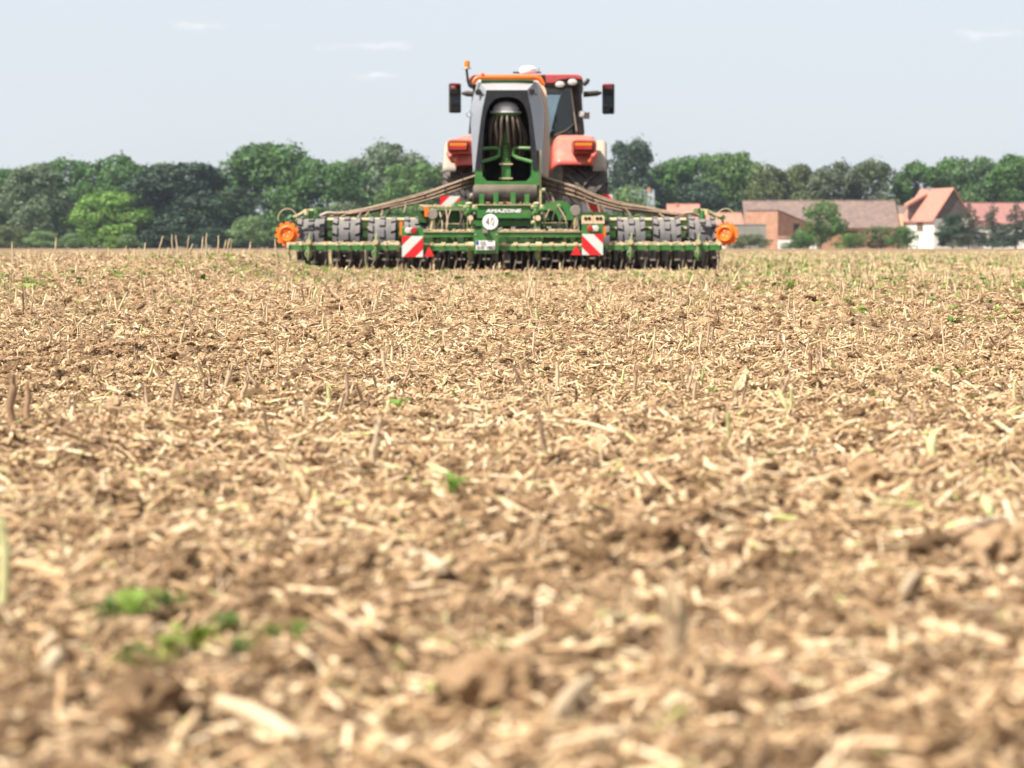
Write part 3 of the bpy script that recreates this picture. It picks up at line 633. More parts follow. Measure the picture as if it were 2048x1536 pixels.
# a continuous dark thicket behind the tree trunks
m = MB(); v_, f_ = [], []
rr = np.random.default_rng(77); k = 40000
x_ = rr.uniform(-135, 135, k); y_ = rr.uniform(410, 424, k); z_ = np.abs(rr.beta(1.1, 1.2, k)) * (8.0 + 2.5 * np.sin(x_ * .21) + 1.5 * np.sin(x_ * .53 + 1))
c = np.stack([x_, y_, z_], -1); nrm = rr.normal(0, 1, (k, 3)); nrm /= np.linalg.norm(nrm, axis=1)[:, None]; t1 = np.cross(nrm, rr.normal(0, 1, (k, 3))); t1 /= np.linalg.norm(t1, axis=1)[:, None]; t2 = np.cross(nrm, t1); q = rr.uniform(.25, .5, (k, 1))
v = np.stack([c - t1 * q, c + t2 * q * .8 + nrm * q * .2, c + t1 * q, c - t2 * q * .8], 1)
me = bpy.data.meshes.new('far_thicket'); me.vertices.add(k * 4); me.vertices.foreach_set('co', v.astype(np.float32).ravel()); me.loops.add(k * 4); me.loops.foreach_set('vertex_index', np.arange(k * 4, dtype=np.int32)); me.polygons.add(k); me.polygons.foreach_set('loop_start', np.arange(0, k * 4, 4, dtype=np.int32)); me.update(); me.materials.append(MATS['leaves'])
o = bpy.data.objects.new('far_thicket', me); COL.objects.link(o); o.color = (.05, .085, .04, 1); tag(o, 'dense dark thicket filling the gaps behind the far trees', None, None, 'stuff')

# ------------------------------------------------------------------ the farm
def roofed(name, label, corner_px, d, ang, L, W, eave, ridge, wall, roof, over=.35, both=True):
    """gabled building: near corner at a photo column, length L along local x, width W along local y; ridge along x"""
    o = thing(name, label, 'building', (P(corner_px, HORIZON, d).x, d, -.1), ang)
    global ORG; ORG = Vector((0, 0, 0)); e, h = eave + .1, ridge + .1
    w_ = MB().add([(0, 0, 0), (L, 0, 0), (L, W, 0), (0, W, 0), (0, 0, e), (L, 0, e), (L, W, e), (0, W, e), (0, W / 2, h), (L, W / 2, h)],
                  [(0, 1, 5, 4), (2, 3, 7, 6), (1, 2, 6, 9, 5), (3, 0, 4, 8, 7)]).build('wall', wall, o, 0)
    sl = (h - e) / (W / 2); t = .18
    for nm, ys_ in (('roof_slope', (-over, W / 2)), ('roof_slope', (W + over, W / 2))):
        z0 = e - over * sl + .03; a = [(-over, ys_[0], z0), (L + over, ys_[0], z0), (L + over, ys_[1], h + .03), (-over, ys_[1], h + .03)]
        k = len(a); MB().add(a + [(p[0], p[1], p[2] + t) for p in a], [(0, 1, 2, 3), (7, 6, 5, 4), (0, 4, 5, 1), (1, 5, 6, 2), (2, 6, 7, 3), (3, 7, 4, 0)]).build(nm, roof, o, 0)
    MB().tube([(-over, W / 2, h + t), (L + over, W / 2, h + t)], .13, 6).build('ridge_cap', roof, o)
    return o
def opening(o, p0, p1, name, mat, frame=None):
    """window or door set into a wall of a building, p0/p1 local corners"""
    b_ = MB().box(p0, p1).build(name, mat, o, 0)
    if frame:
        (x0, y0, z0), (x1, y1, z1) = p0, p1; f = .07
        if abs(x1 - x0) > abs(y1 - y0):
            MB().box((x0 - f, y0 - .03, z0 - f), (x1 + f, y0 + .05, z0)).box((x0 - f, y0 - .03, z1), (x1 + f, y0 + .05, z1 + f)).box((x0 - f, y0 - .03, z0), (x0, y0 + .05, z1)).box((x1, y0 - .03, z0), (x1 + f, y0 + .05, z1)).build('window_frame', frame, b_, 0)
        else:
            MB().box((x0 - .03, y0 - f, z0 - f), (x0 + .05, y1 + f, z0)).box((x0 - .03, y0 - f, z1), (x0 + .05, y1 + f, z1 + f)).box((x0 - .03, y0 - f, z0), (x0 + .05, y0, z1)).box((x0 - .03, y1, z0), (x0 + .05, y1 + f, z1)).build('window_frame', frame, b_, 0)
    return b_
S = lambda px, d: px / FPX * d
DB = 385.0
barn = roofed('barn', 'long brick barn with weathered grey brown tiled roof', 1494, DB - 5, R(0), S(296, DB), 9.5, 3.6, 7.9, 'brick', 'roof_grey')
opening(barn, (16.2, -.04, .2), (18.6, .3, 3.0), 'gateway', 'dark_opening')
opening(barn, (9.2, -.04, 1.2), (10.2, .3, 2.2), 'window', 'dark_opening', 'timber_dark')
opening(barn, (12.4, -.04, 1.2), (13.4, .3, 2.2), 'window', 'dark_opening', 'timber_dark')
opening(barn, (21.0, -.04, 1.2), (22.0, .3, 2.2), 'window', 'dark_opening', 'timber_dark')
b2 = roofed('cart_shed', 'lower shed joined to the barn end with patched roof', 1791, DB - 4.5, R(0), S(34, DB), 8.5, 2.9, 7.05, 'brick', 'roof_grey')
MB().add([(.2, -.39, 2.76), (1.2, -.39, 2.76), (1.7, 2.4, 5.55), (.7, 2.4, 5.55), (.2, -.39, 2.82), (1.2, -.39, 2.82), (1.7, 2.4, 5.61), (.7, 2.4, 5.61)], [(0, 1, 2, 3), (7, 6, 5, 4), (0, 4, 5, 1), (1, 5, 6, 2), (2, 6, 7, 3), (3, 7, 4, 0)]).build('roof_patch', 'roof_patch', b2, 0).location = (0, -.03, .32)
opening(b2, (1.0, -.04, 1.0), (1.9, .3, 2.6), 'window', 'dark_opening', 'timber_dark')
# brick wing before the barn, one corner towards the field
wx = P(1555, HORIZON, 372).x
wing = thing('barn_wing', 'orange brick wing with a corner towards the field before the barn', 'building', (wx, 372, -.1), 0)
ca, sa = math.cos(R(130)), math.sin(R(130)); A = Vector((S(58, 372) * -1, 4.2, 0)); B = Vector((S(84, 372), 5.2, 0)); zt, zl = 6.3, 3.7
c0 = [Vector((0, 0, 0)), B, A + B, A]; tops = [zt, zl, zl, zt]
MB().add(c0 + [Vector((q.x, q.y, t_)) for q, t_ in zip(c0, tops)], [(0, 1, 5, 4), (1, 2, 6, 5), (2, 3, 7, 6), (3, 0, 4, 7)]).build('wall', 'brick', wing, 0)
MB().add([Vector((q.x * 1.02, q.y * 1.02 - .15, t_ + .02)) for q, t_ in zip(c0, tops)] + [Vector((q.x * 1.02, q.y * 1.02 - .15, t_ + .2)) for q, t_ in zip(c0, tops)], [(0, 1, 2, 3), (7, 6, 5, 4), (0, 4, 5, 1), (1, 5, 6, 2), (2, 6, 7, 3), (3, 7, 4, 0)]).build('roof_slope', 'roof_grey', wing, 0)
q0, q1 = B * .42, B * .56; nn = Vector((B.y, -B.x, 0)).normalized() * .05
MB().add([q0 + nn + Vector((0, 0, 3.0)), q1 + nn + Vector((0, 0, 3.0)), q1 + nn + Vector((0, 0, 4.2)), q0 + nn + Vector((0, 0, 4.2)), q0 - nn * 4 + Vector((0, 0, 3.0)), q1 - nn * 4 + Vector((0, 0, 3.0)), q1 - nn * 4 + Vector((0, 0, 4.2)), q0 - nn * 4 + Vector((0, 0, 4.2))],
         [(0, 1, 2, 3), (7, 6, 5, 4), (0, 4, 5, 1), (1, 5, 6, 2), (2, 6, 7, 3), (3, 7, 4, 0)]).build('window', 'dark_opening', wing, 0)
# steep roofed white house: ridge runs back to the left, gable towards the right
hs = thing('farmhouse', 'white farmhouse with steep pink red tiled roof', 'building', (P(1867, HORIZON, 372).x, 372, -.1), 0)
g_ = Vector((math.cos(R(18)), math.sin(R(18)), 0)); b_ = Vector((-math.cos(R(72)), math.sin(R(72)), 0)); Wd, Ln, ev, rg = 7.0, 11.0, 5.0, 9.9
Q = lambda u, v_, z: g_ * u + b_ * v_ + Vector((0, 0, z))
MB().add([Q(0, 0, 0), Q(Wd, 0, 0), Q(Wd, Ln, 0), Q(0, Ln, 0), Q(0, 0, ev), Q(Wd, 0, ev), Q(Wd, Ln, ev), Q(0, Ln, ev)], [(0, 1, 5, 4), (1, 2, 6, 5), (2, 3, 7, 6), (3, 0, 4, 7)]).build('wall', 'render_white', hs, 0)
MB().add([Q(0, .02, ev), Q(Wd, .02, ev), Q(Wd / 2, .02, rg), Q(0, .3, ev), Q(Wd, .3, ev), Q(Wd / 2, .3, rg)], [(0, 1, 2), (5, 4, 3), (0, 3, 4, 1), (1, 4, 5, 2), (2, 5, 3, 0)]).build('gable_boards', 'timber_dark', hs, 0)
for sgn in (0, 1):
    u0 = -.4 if sgn == 0 else Wd + .4; z0 = ev - .4 * (rg - ev) / (Wd / 2)
    a = [Q(u0, -.35, z0), Q(Wd / 2, -.35, rg), Q(Wd / 2, Ln + .3, rg), Q(u0, Ln + .3, z0)]
    MB().add(a + [q_ + Vector((0, 0, .22)) for q_ in a], [(0, 1, 2, 3), (7, 6, 5, 4), (0, 4, 5, 1), (1, 5, 6, 2), (2, 6, 7, 3), (3, 7, 4, 0)]).build('roof_slope', 'roof_red', hs, 0)
def obox(o, u0, u1, v0, v1, z0, z1, name, mat):
    pts = [Q(u0, v0, z0), Q(u1, v0, z0), Q(u1, v1, z0), Q(u0, v1, z0), Q(u0, v0, z1), Q(u1, v0, z1), Q(u1, v1, z1), Q(u0, v1, z1)]
    return MB().add(pts, [(0, 3, 2, 1), (4, 5, 6, 7), (0, 1, 5, 4), (1, 2, 6, 5), (2, 3, 7, 6), (3, 0, 4, 7)]).build(name, mat, o, 0)
wdw = obox(hs, -.05, .3, 3.6, 5.8, 3.1, 4.5, 'window', 'window_brown'); obox(wdw, -.09, -.02, 3.4, 6.0, 2.95, 3.1, 'window_sill', 'concrete')
obox(hs, Wd / 2 - .3, Wd / 2 + .3, 7.6, 8.3, rg - .5, rg + .5, 'chimney', 'roof_slate')
# dormer wing on the house's back left: small dark wall under its own slope
dm_ = [Q(.2, 7.4, 4.9), Q(-.7, 7.4, 4.9), Q(-.7, 7.4, 7.2), Q(2.2, 7.4, 8.7)]
MB().add(dm_ + [q_ + b_ * .4 for q_ in dm_], [(0, 1, 2, 3), (7, 6, 5, 4), (0, 4, 5, 1), (1, 5, 6, 2), (2, 6, 7, 3), (3, 7, 4, 0)]).build('dormer_wall', 'timber_dark', hs, 0)
dr_ = [Q(-1.0, 7.1, 7.15), Q(2.6, 7.1, 8.95), Q(2.6, 8.6, 8.95), Q(-1.0, 8.6, 7.15)]
MB().add(dr_ + [q_ + Vector((0, 0, .4)) for q_ in dr_], [(0, 1, 2, 3), (7, 6, 5, 4), (0, 4, 5, 1), (1, 5, 6, 2), (2, 6, 7, 3), (3, 7, 4, 0)]).build('dormer_roof', 'roof_red', hs, 0)
lh = roofed('long_house', 'long low white building with red tiled roof at right', 1902, 376, R(0), 18, 8.5, 4.1, 7.4, 'render_white', 'roof_dull')
for i in range(5): opening(lh, (1.6 + i * 3.2, -.04, 1.5), (2.6 + i * 3.2, .3, 2.8), 'window', 'dark_opening', 'render_white')
sh = roofed('red_roof_house', 'small house with bright red roof behind the right hoses', 1340, 366, R(0), S(58, 366), 7, 4.6, 7.0, 'render_white', 'roof_red')
MB().box((1.0, 2.7, 6.8), (1.5, 3.2, 7.5)).build('chimney', 'brick', sh, 0)
sh2 = roofed('low_red_roof', 'low building with pink red roof left of the barn', 1412, 368, R(0), S(70, 368), 6, 3.9, 5.6, 'render_white', 'roof_red')
sl_ = roofed('slate_house', 'distant house with blue grey slate roof right of the tractor', 1268, 376, R(0), S(38, 376), 7, 6.2, 9.6, 'timber_dark', 'roof_slate')
MB().box((2.4, 2.9, 8.8), (2.9, 3.5, 10.3)).build('chimney', 'brick', sl_, 0)
yw = thing('yard_wall', 'grey rendered yard wall between orange disc and barn', 'wall', (P(1452, HORIZON, 366).x, 366, -.1))
MB().box((0, 0, 0), (S(80, 366), .35, 3.9)).build('wall_body', 'concrete', yw, 0); MB().box((-.08, -.08, 3.9), (S(80, 366) + .08, .43, 4.05)).build('coping', 'concrete', yw, 0)
gw = thing('garden_wall', 'low white wall with red tile coping before the brick wing', 'wall', (P(1556, HORIZON, 362).x, 362, -.1))
MB().box((0, 0, 0), (S(78, 362), .3, 1.75)).build('wall_body', 'render_white', gw, 0); MB().box((-.1, -.15, 1.75), (S(78, 362) + .1, .45, 2.1)).build('coping', 'roof_red', gw, 0)

# ------------------------------------------------------------------ the seed drill
ORG = Vector((P(1013.5, HORIZON, 33.4).x, 33.4, 0))
DR = thing('seed_drill', 'wide green trailed seed drill with grey hopper and tyre packer', 'seed drill', ORG)
def pb(x0, y0, x1, y1, d, dep, name, mat, parent=DR): return MB().pbox(x0, y0, x1, y1, d, dep).build(name, mat, parent, 0)
# tyre packer
def roller_tyre():
    m = MB(); Wt, Rt = .40, .372
    prof = [(-Wt / 2 + .03, .2), (-Wt / 2, .24), (-Wt / 2, Rt - .05), (-Wt / 2 + .03, Rt - .012), (-.1, Rt), (0, Rt + .006), (.1, Rt), (Wt / 2 - .03, Rt - .012), (Wt / 2, Rt - .05), (Wt / 2, .24), (Wt / 2 - .03, .2)]
    m.lathe(prof, (0, 0, 0), 'x', 48)
    n_ = 13
    for row, (cx, wl_, off, sk) in enumerate(((-.165, .078, .0, .25), (0, .088, .5, 0), (.165, .078, .0, -.25))):
        for k in range(n_):
            a0 = (k + off) * 2 * math.pi / n_; da = 2 * math.pi / n_ * .80; vs = []
            for i in range(5):
                t = i / 4; a = a0 + da * (t - .5)
                for rr_ in (Rt - .03, Rt + .036):
                    for sx in (-.5, .5):
                        tw = 1.0 if rr_ < Rt else .84; ch = (.018 if (row == 1 and i in (0, 4)) else 0)
                        aa = a + sk * sx * .3 + (ch if i == 4 else -ch if i == 0 else 0) * (1 - 2 * abs(sx) * 1.0) * 1.5
                        aa = a0 + (aa - a0) * (1 if rr_ < Rt else .93)
                        vs.append((cx + sx * wl_ * tw, rr_ * math.cos(aa), rr_ * math.sin(aa)))
            fs = []
            for i in range(4):
                b0 = i * 4; c0 = b0 + 4
                fs += [(b0 + 2, b0 + 3, c0 + 3, c0 + 2), (b0, b0 + 2, c0 + 2, c0), (b0 + 1, c0 + 1, c0 + 3, b0 + 3)]
            fs += [(0, 1, 3, 2), (16, 18, 19, 17)]; m.add(vs, fs)
    return m.mesh('packer_tyre', 'rubber_roll', 35, Vector((0, 0, 0)))
tm_ = roller_tyre(); dsk = MB().lathe([(-.1, .05), (-.1, .2), (-.07, .215), (.07, .215), (.1, .2), (.1, .05)], (0, 0, 0), 'x', 24).mesh('packer_rim', 'green_dark', 40, Vector((0, 0, 0)))
for k in range(12):
    loc = (P(625 + 70.65 * k, HORIZON, 33.4).x - ORG.x, 0, .408); t_ = link('packer_tyre', tm_, DR, loc, (rnd.uniform(0, 6.28), 0, 0)); link('packer_rim', dsk, t_)
MB().tube([P(590, 488, 33.4), P(1437, 488, 33.4)], .05, 10).build('packer_axle', 'green_dark', DR)
# harrow: three bars with hanging tines
DH = 32.1
def bar(x0, x1, y0, y1, name='harrow_bar'):
    b_ = pb(x0, y0 + 3, x1, y1, DH, .09, name, 'green'); a, c = P(x0, y0 + 4, DH), P(x1, y0 + 4, DH)
    MB().tube([(a.x, DH + .03, a.z), (c.x, DH + .03, c.z)], .034, 8).build('bar_tube', 'green_dusty', b_); return b_
bar(577, 797, 486, 500); bar(846, 1163, 488, 501); bar(1216, 1444, 486, 500)
def tine_mesh():
    m = MB(); m.tube(bez([(0, 0, .0), (-.005, .03, -.09), (.012, .05, -.15), (-.005, -.02, -.24), (-.03, -.09, -.345)], 6), .011, 6)
    return m.mesh('tine', 'tine_steel', 50, Vector((0, 0, 0)))
def clamp_mesh():
    m = MB().box((-.03, -.045, -.02), (.03, .06, .06)).box((-.02, -.02, -.07), (.02, .03, -.02)); m.tube([(0, -.04, .03), (0, -.075, .03)], .018, 6); return m.mesh('tine_clamp', 'cream', 0, Vector((0, 0, 0)))
tnm, clm = tine_mesh(), clamp_mesh()
xs = [578 + 24.2 * k for k in range(10)] + [815 + 24.05 * k for k in range(17)] + [1220 + 24.2 * k for k in range(10)]
for i, px in enumerate(xs):
    if 803 < px < 845 or 1164 < px < 1206: q_ = P(px, 502, DH + .12)
    else: q_ = P(px, 493, DH + .05)
    t_ = link('tine', tnm, DR, (q_.x - ORG.x, q_.y - ORG.y, q_.z - ORG.z), (0, rnd.uniform(-.04, .04), 0)); link('tine_clamp', clm, t_)
# coulters behind the harrow: arm and cutting disc with small depth pad
cd = MB().lathe([(-.012, .01), (-.012, .15), (0, .19), (.012, .15), (.012, .01)], (0, 0, 0), 'x', 24); cdm = cd.mesh('coulter_disc', 'black', 40, Vector((0, 0, 0)))
cam_ = MB().box((-.022, -.03, 0), (.022, .03, .2)).box((-.022, .0, .15), (.022, .35, .2)).mesh('coulter_arm', 'black', 0, Vector((0, 0, 0)))
cpm = MB().box((-.05, -.06, -.012), (.05, .05, .014)).mesh('depth_pad', 'steel', 0, Vector((0, 0, 0)))
for i in range(35):
    px = 602 + 24.2 * i; q_ = P(px, HORIZON, 32.55); a_ = link('coulter_arm', cam_, DR, (q_.x - ORG.x, 32.55 - ORG.y, .17)); link('coulter_disc', cdm, a_, (.03, 0, 0), (0, 0, R(7))); link('depth_pad', cpm, a_, (.03 + rnd.uniform(-.03, .03), -.1, rnd.uniform(-.03, .05))) if i % 7 not in (2, 5) else None
# front cultivator discs
fdm = MB().lathe([(-.03, .02), (-.03, .12), (.02, .25), (.03, .25), (-.015, .1), (-.015, .02)], (0, 0, 0), 'x', 20).mesh('cultivator_disc', 'black', 40, Vector((0, 0, 0)))
for i in range(24):
    q_ = P(600 + 34.5 * i, HORIZON, 34.6); link('cultivator_disc', fdm, DR, (q_.x - ORG.x, 34.6 - ORG.y, .24), (0, 0, R(14)))
pb(590, 455, 1440, 478, 34.5, .25, 'cultivator_beam', 'green_dark')
pb(590, 489, 1436, 499, 32.8, .1, 'coulter_rail', 'green_dark')
# main frame cross members
for (x0, y0, x1, y1, d, dep, nm, mt) in (
    (846, 464, 948, 474, 32.3, .12, 'rear_beam', 'green'), (996, 464, 1163, 474, 32.3, .12, 'rear_beam', 'green'),
    (846, 475, 948, 489, 32.5, .12, 'lower_beam', 'green_dark'), (996, 475, 1163, 489, 32.5, .12, 'lower_beam', 'green_dark'),
    (882, 448, 948, 455, 32.6, .1, 'step_bar', 'green'), (1084, 446, 1136, 453, 32.6, .1, 'step_bar', 'green'),
    (996, 441, 1072, 452, 32.75, .12, 'rear_tube', 'green'), (948, 441, 968, 452, 32.75, .12, 'rear_tube', 'green'),
    (838, 414, 940, 421, 32.9, .8, 'frame_shelf', 'green_dusty'), (836, 421, 940, 445, 33.05, .6, 'frame_box', 'green_dark'),
    (1086, 424, 1215, 440, 33.05, .6, 'frame_box', 'green_dark')):
    b_ = pb(x0, y0, x1, y1, d, dep, nm, mt)
    if nm in ('rear_beam', 'step_bar'): MB().pbox(x0, y0 - 1.6, x1, y0 + .2, d - .02, dep + .03).build('dirt_edge', 'chain_beige', b_, 0)
# cast bracket right of the panel
MB().prism([P(*q_, 32.95) for q_ in ((1086, 408), (1098, 405), (1112, 402), (1130, 404), (1142, 412), (1150, 440), (1118, 440), (1110, 422), (1088, 420))], .35).build('cast_bracket', 'green', DR, 0)
MB().lathe([(0, .035), (-.05, .035), (-.06, .02)], P(1118, 413, 32.95), 'y', 12).build('bracket_bolt', 'green_dusty', DR)
MB().prism([P(*q_, 33.0) for q_ in ((898, 413), (912, 404), (928, 402), (944, 404), (944, 414))], .3).build('cast_bracket', 'green', DR, 0)
# folding side frames
for sgn in (-1, 1):
    X_ = lambda q_: q_ if sgn < 0 else 2027 - q_
    pts = [(650, 437), (735, 432), (800, 430), (838, 426), (862, 426), (862, 452), (735, 452), (650, 452)]
    MB().prism([P(X_(a), b0, 33.75) for a, b0 in pts], .14).build('side_frame', 'green_dark', DR, 0)
    MB().tube([P(X_(655), 440, 33.6), P(X_(850), 440, 33.6)], .035, 8).build('side_rail', 'chain_beige', DR)
    MB().tube([P(X_(600), 457, 33.62), P(X_(850), 457, 33.62)], .03, 8).build('side_rail', 'chain_beige', DR)
    MB().tube([P(X_(600), 479, 33.62), P(X_(850), 479, 33.62)], .045, 8).build('side_rail', 'green_dusty', DR)
    # marker arm and its little joints above the outer tyre
    m = MB(); m.tube([P(X_(583), 437, 33.0), P(X_(600), 430, 33.0), P(X_(612), 423, 33.0), P(X_(640), 421, 33.0)], [.022, .03, .036, .03], 8); arm = m.build('marker_arm', 'green_dusty', DR)
    MB().lathe([(-.06, .02), (-.06, .04), (.06, .04), (.06, .02)], P(X_(622), 430, 32.95), 'z', 10).build('arm_joint', 'green', arm)
    MB().lathe([(-.04, .02), (-.04, .045), (.04, .045), (.04, .02)], P(X_(633), 422, 32.95), 'z', 10).build('arm_joint', 'green_dusty', arm)
    MB().lathe([(-.04, .02), (-.04, .035), (.04, .035), (.04, .02)], P(X_(613), 424, 32.9), 'z', 8).build('arm_joint', 'chain_beige', arm)
    MB().tube([P(X_(578), 438, 32.95), P(X_(584), 432, 32.95)], .04, 8).build('arm_end', 'green', arm)
    # looped cable
    cx, cy, rr_ = X_(575), 437, 18.5
    MB().tube([P(cx + sgn * rr_ * math.cos(t_) * -1, cy - (rr_ + 1) * math.sin(t_), 32.9) for t_ in np.linspace(-.25, math.pi + .25, 22)], .0085, 6).build('cable_loop', 'chain_beige', DR)
    # orange toothed marker disc with cupped hub
    c = P(X_(574), 468, 32.35); Ro, Ri = .178, .148
    poly = []
    nt = 11
    for k in range(nt):
        for (f, rad) in ((.0, Ri), (.18, Ri), (.28, Ro), (.72, Ro), (.82, Ri)):
            a = (k + f) * 2 * math.pi / nt + .15; poly.append(Vector((rad * math.cos(a), 0, rad * math.sin(a))))
    O0 = ORG; mk = MB().prism(poly, .03).mesh('marker_disc', 'orange', 30, Vector((0, 0, 0)))
    ob = link('marker_disc', mk, DR, c - O0, (R(-4), 0, R(-9 if sgn < 0 else -24)))
    hub = MB().lathe([(0, .125), (-.04, .122), (-.062, .112), (-.066, .1), (-.03, .085), (-.026, .0)], (0, 0, 0), 'y', 32).mesh('hub_cup', 'orange', 50, Vector((0, 0, 0))); link('hub_cup', hub, ob, (-.008 * sgn, 0, 0))
    for k in range(4): link('hub_bolt', MB().lathe([(-.032, .008), (-.036, .0)], (0, 0, 0), 'y', 8).mesh('hub_bolt', 'white', 40, Vector((0, 0, 0))), ob, (.045 * math.cos(k * 1.57 + .5), -.002, .045 * math.sin(k * 1.57 + .5)))
    MB().tube([c + Vector((0, .03, 0)), P(X_(583), 437, 33.0)], .02, 6).build('marker_strut', 'black', DR)
# harrow linkages
def linkage(px, ytop, ybot, d):
    m = MB(); m.tube([P(px - 4, ytop + 4, d), P(px - 4, ybot - 22, d)], .016, 6); m.tube([P(px + 4, ytop + 4, d), P(px + 4, ybot - 22, d)], .016, 6)
    o = m.build('harrow_link', 'green_dusty', DR)
    MB().lathe([(-.05, .02), (-.03, .055), (.03, .055), (.05, .02)], P(px - 2, ytop + 5, d - .05), 'z', 10).build('link_joint', 'green_dusty', o)
    for (dx, dy, r_, mt) in ((-9, 9, .03, 'green_dusty'), (8, 8, .032, 'chain_beige'), (-3, 16, .045, 'green'), (9, 20, .025, 'steel'), (-8, 22, .03, 'green_dark')): MB().lathe([(-r_, r_ * .5), (-r_ * .5, r_), (r_ * .5, r_), (r_, r_ * .5)], P(px + dx, ytop + dy, d - .06), 'z', 8).build('link_joint', mt, o)
    MB().lathe([(-.05, .03), (-.05, .045), (.05, .045), (.05, .03)], P(px + 7, ytop + 13, d - .05), 'x', 10).build('link_joint', 'green', o)
    MB().lathe([(-.04, .02), (-.04, .04), (.04, .04), (.04, .02)], P(px + 1, ytop + 30, d - .06), 'y', 10).build('link_joint', 'cream', o)
    MB().lathe([(-.04, .02), (-.04, .045), (.04, .045), (.04, .02)], P(px + 2, 490, DH - .08), 'x', 10).build('link_joint', 'chain_beige', o)
    MB().tube([P(px, ybot - 26, d - .2), P(px, ybot - 12, d - .2), P(px + 1, ybot, d - .2)], [.05, .045, .012], 8).build('link_foot', 'green_dusty', o)
linkage(940, 406, 526, 32.4); linkage(1075, 406, 524, 32.4)
for px in (617, 751, 1261, 1396):
    m = MB(); m.tube([P(px + 3, 466, DH), P(px, 487, DH - .05), P(px + 1, 506, DH - .06), P(px - 1, 522, DH - .05)], [.012, .022, .03, .008], 8); o = m.build('harrow_link', 'green_dusty', DR)
    MB().lathe([(-.03, .02), (-.03, .038), (.03, .038), (.03, .02)], P(px, 484, DH - .07), 'y', 10).build('link_joint', 'chain_beige', o)
    MB().tube([P(px + rr_ * math.cos(a), 508 + 7 * math.sin(a), DH - .04) for a in np.linspace(0, 6.283, 15) for rr_ in (6,)], .013, 5).build('adjust_ring', 'green_dusty', o)
# round spools with posts
for px, py in ((865, 428), (1151, 421)):
    o = MB().lathe([(0, .03), (0, .07), (.03, .078), (.09, .078), (.12, .07), (.12, .03)], P(px, py, 32.45), 'y', 20).build('spool', 'steel', DR)
    MB().tube([P(px, py + 6, 32.5), P(px + (1 if px < 1000 else 3), 466, 32.5)], [.03, .045], 8).build('spool_post', 'chain_beige', o)
    MB().tube([P(px - 2, py + 10, 32.44), P(px - 9, 463, 32.44)], .012, 6).build('spool_hose', 'hose_dark', o)
pb(849, 414, 857, 433, 32.45, .08, 'crank_holder', 'orange'); pb(799, 443, 805, 470, 32.4, .05, 'side_reflector', 'amber')
# number plate panel, speed sign, writing
pn = pb(954, 410, 1062, 436, 32.6, .1, 'name_panel', 'green'); MB().pbox(953, 408.6, 1063, 410.4, 32.57, .2).build('panel_lip', 'chain_beige', pn, 0)
lettering('AMAZONE', 971, 418, 1043, 425.2, 32.596, 'white', pn, bold=.035, shear=.18)
pl = MB().prism([P(*q_, 31.98) for q_ in ((948, 460), (964, 458), (964, 440), (996, 440), (996, 507), (948, 507))], .02).build('plate_panel', 'green', DR, 0)
sg = MB().lathe([(0, .0), (0, .110), (-.006, .110), (-.006, .0)], P(980.5, 443.5, 31.97), 'y', 36).build('speed_sign', 'white', pl)
lettering('4', 971, 435, 978.5, 451, 31.962, 'ink', pl, 'numeral', -.02); lettering('0', 981.8, 435, 988.2, 451, 31.962, 'ink', pl, 'numeral', -.02)
npl = pb(952, 481, 990, 500, 31.96, .012, 'number_plate', 'white', pl)
MB().pbox(952.4, 481.4, 957.2, 489.5, 31.955, .004).build('euro_band', 'blue', npl, 0)
lettering('OS', 960.5, 482.6, 971.5, 489.8, 31.956, 'ink', npl, 'plate_lettering'); lettering('AW 1883', 953.6, 491.2, 988.6, 498.6, 31.956, 'ink', npl, 'plate_lettering')
pb(965, 458, 975, 466, 31.9, .07, 'plate_lamp', 'steel', pl)
for px in (951, 993): MB().lathe([(0, .01), (-.012, .01), (-.014, 0)], P(px, 469, 31.98), 'y', 8).build('panel_bolt', 'cream', pl)
# warning boards with lamps and triangles
for sgn, (x0, x1, yb0, yb1, yt, mat, tri, lamp) in ((-1, (804, 846, 472, 514, 455, 'stripes_left', ((848.5, 513), (868, 513), (858, 493)), (822, 461))), (1, (1164, 1206, 468, 510, 449, 'stripes_right', ((1142, 510), (1162.5, 510), (1152.5, 490)), (1186, 457)))):
    bk = pb(x0 - .6, yt, x1 + .6, yb1 + .6, 32.0, .02, 'board_back', 'green')
    a, c = P(x0, yb0, 31.985), P(x1, yb1, 31.985); ctr = (a + c) / 2
    wb = MB().box((a.x, 31.985, c.z), (c.x, 31.997, a.z)).mesh('warning_board', mat, 0, ctr); link('warning_board', wb, bk, ctr - ORG)
    t3 = MB().prism([P(*q_, 31.99) for q_ in tri], .012).build('triangle_reflector', 'red_refl', bk, 0)
    for j, mt in enumerate(('red_lamp', 'pale_lens') if sgn > 0 else ('pale_lens', 'red_lamp')):
        MB().lathe([(0, .03), (0, .046), (-.025, .045), (-.034, .036), (-.036, .0)], P(lamp[0] - 6 + 12 * j, lamp[1], 32.0), 'y', 20).build('tail_lamp', mt, bk)
    pb(lamp[0] - 9, lamp[1] - 5.5, lamp[0] + 9, lamp[1] + 5.5, 31.985, .015, 'lamp_base', 'white', bk)
pb(1206.5, 452, 1211.5, 474, 32.0, .03, 'side_reflector', 'amber')
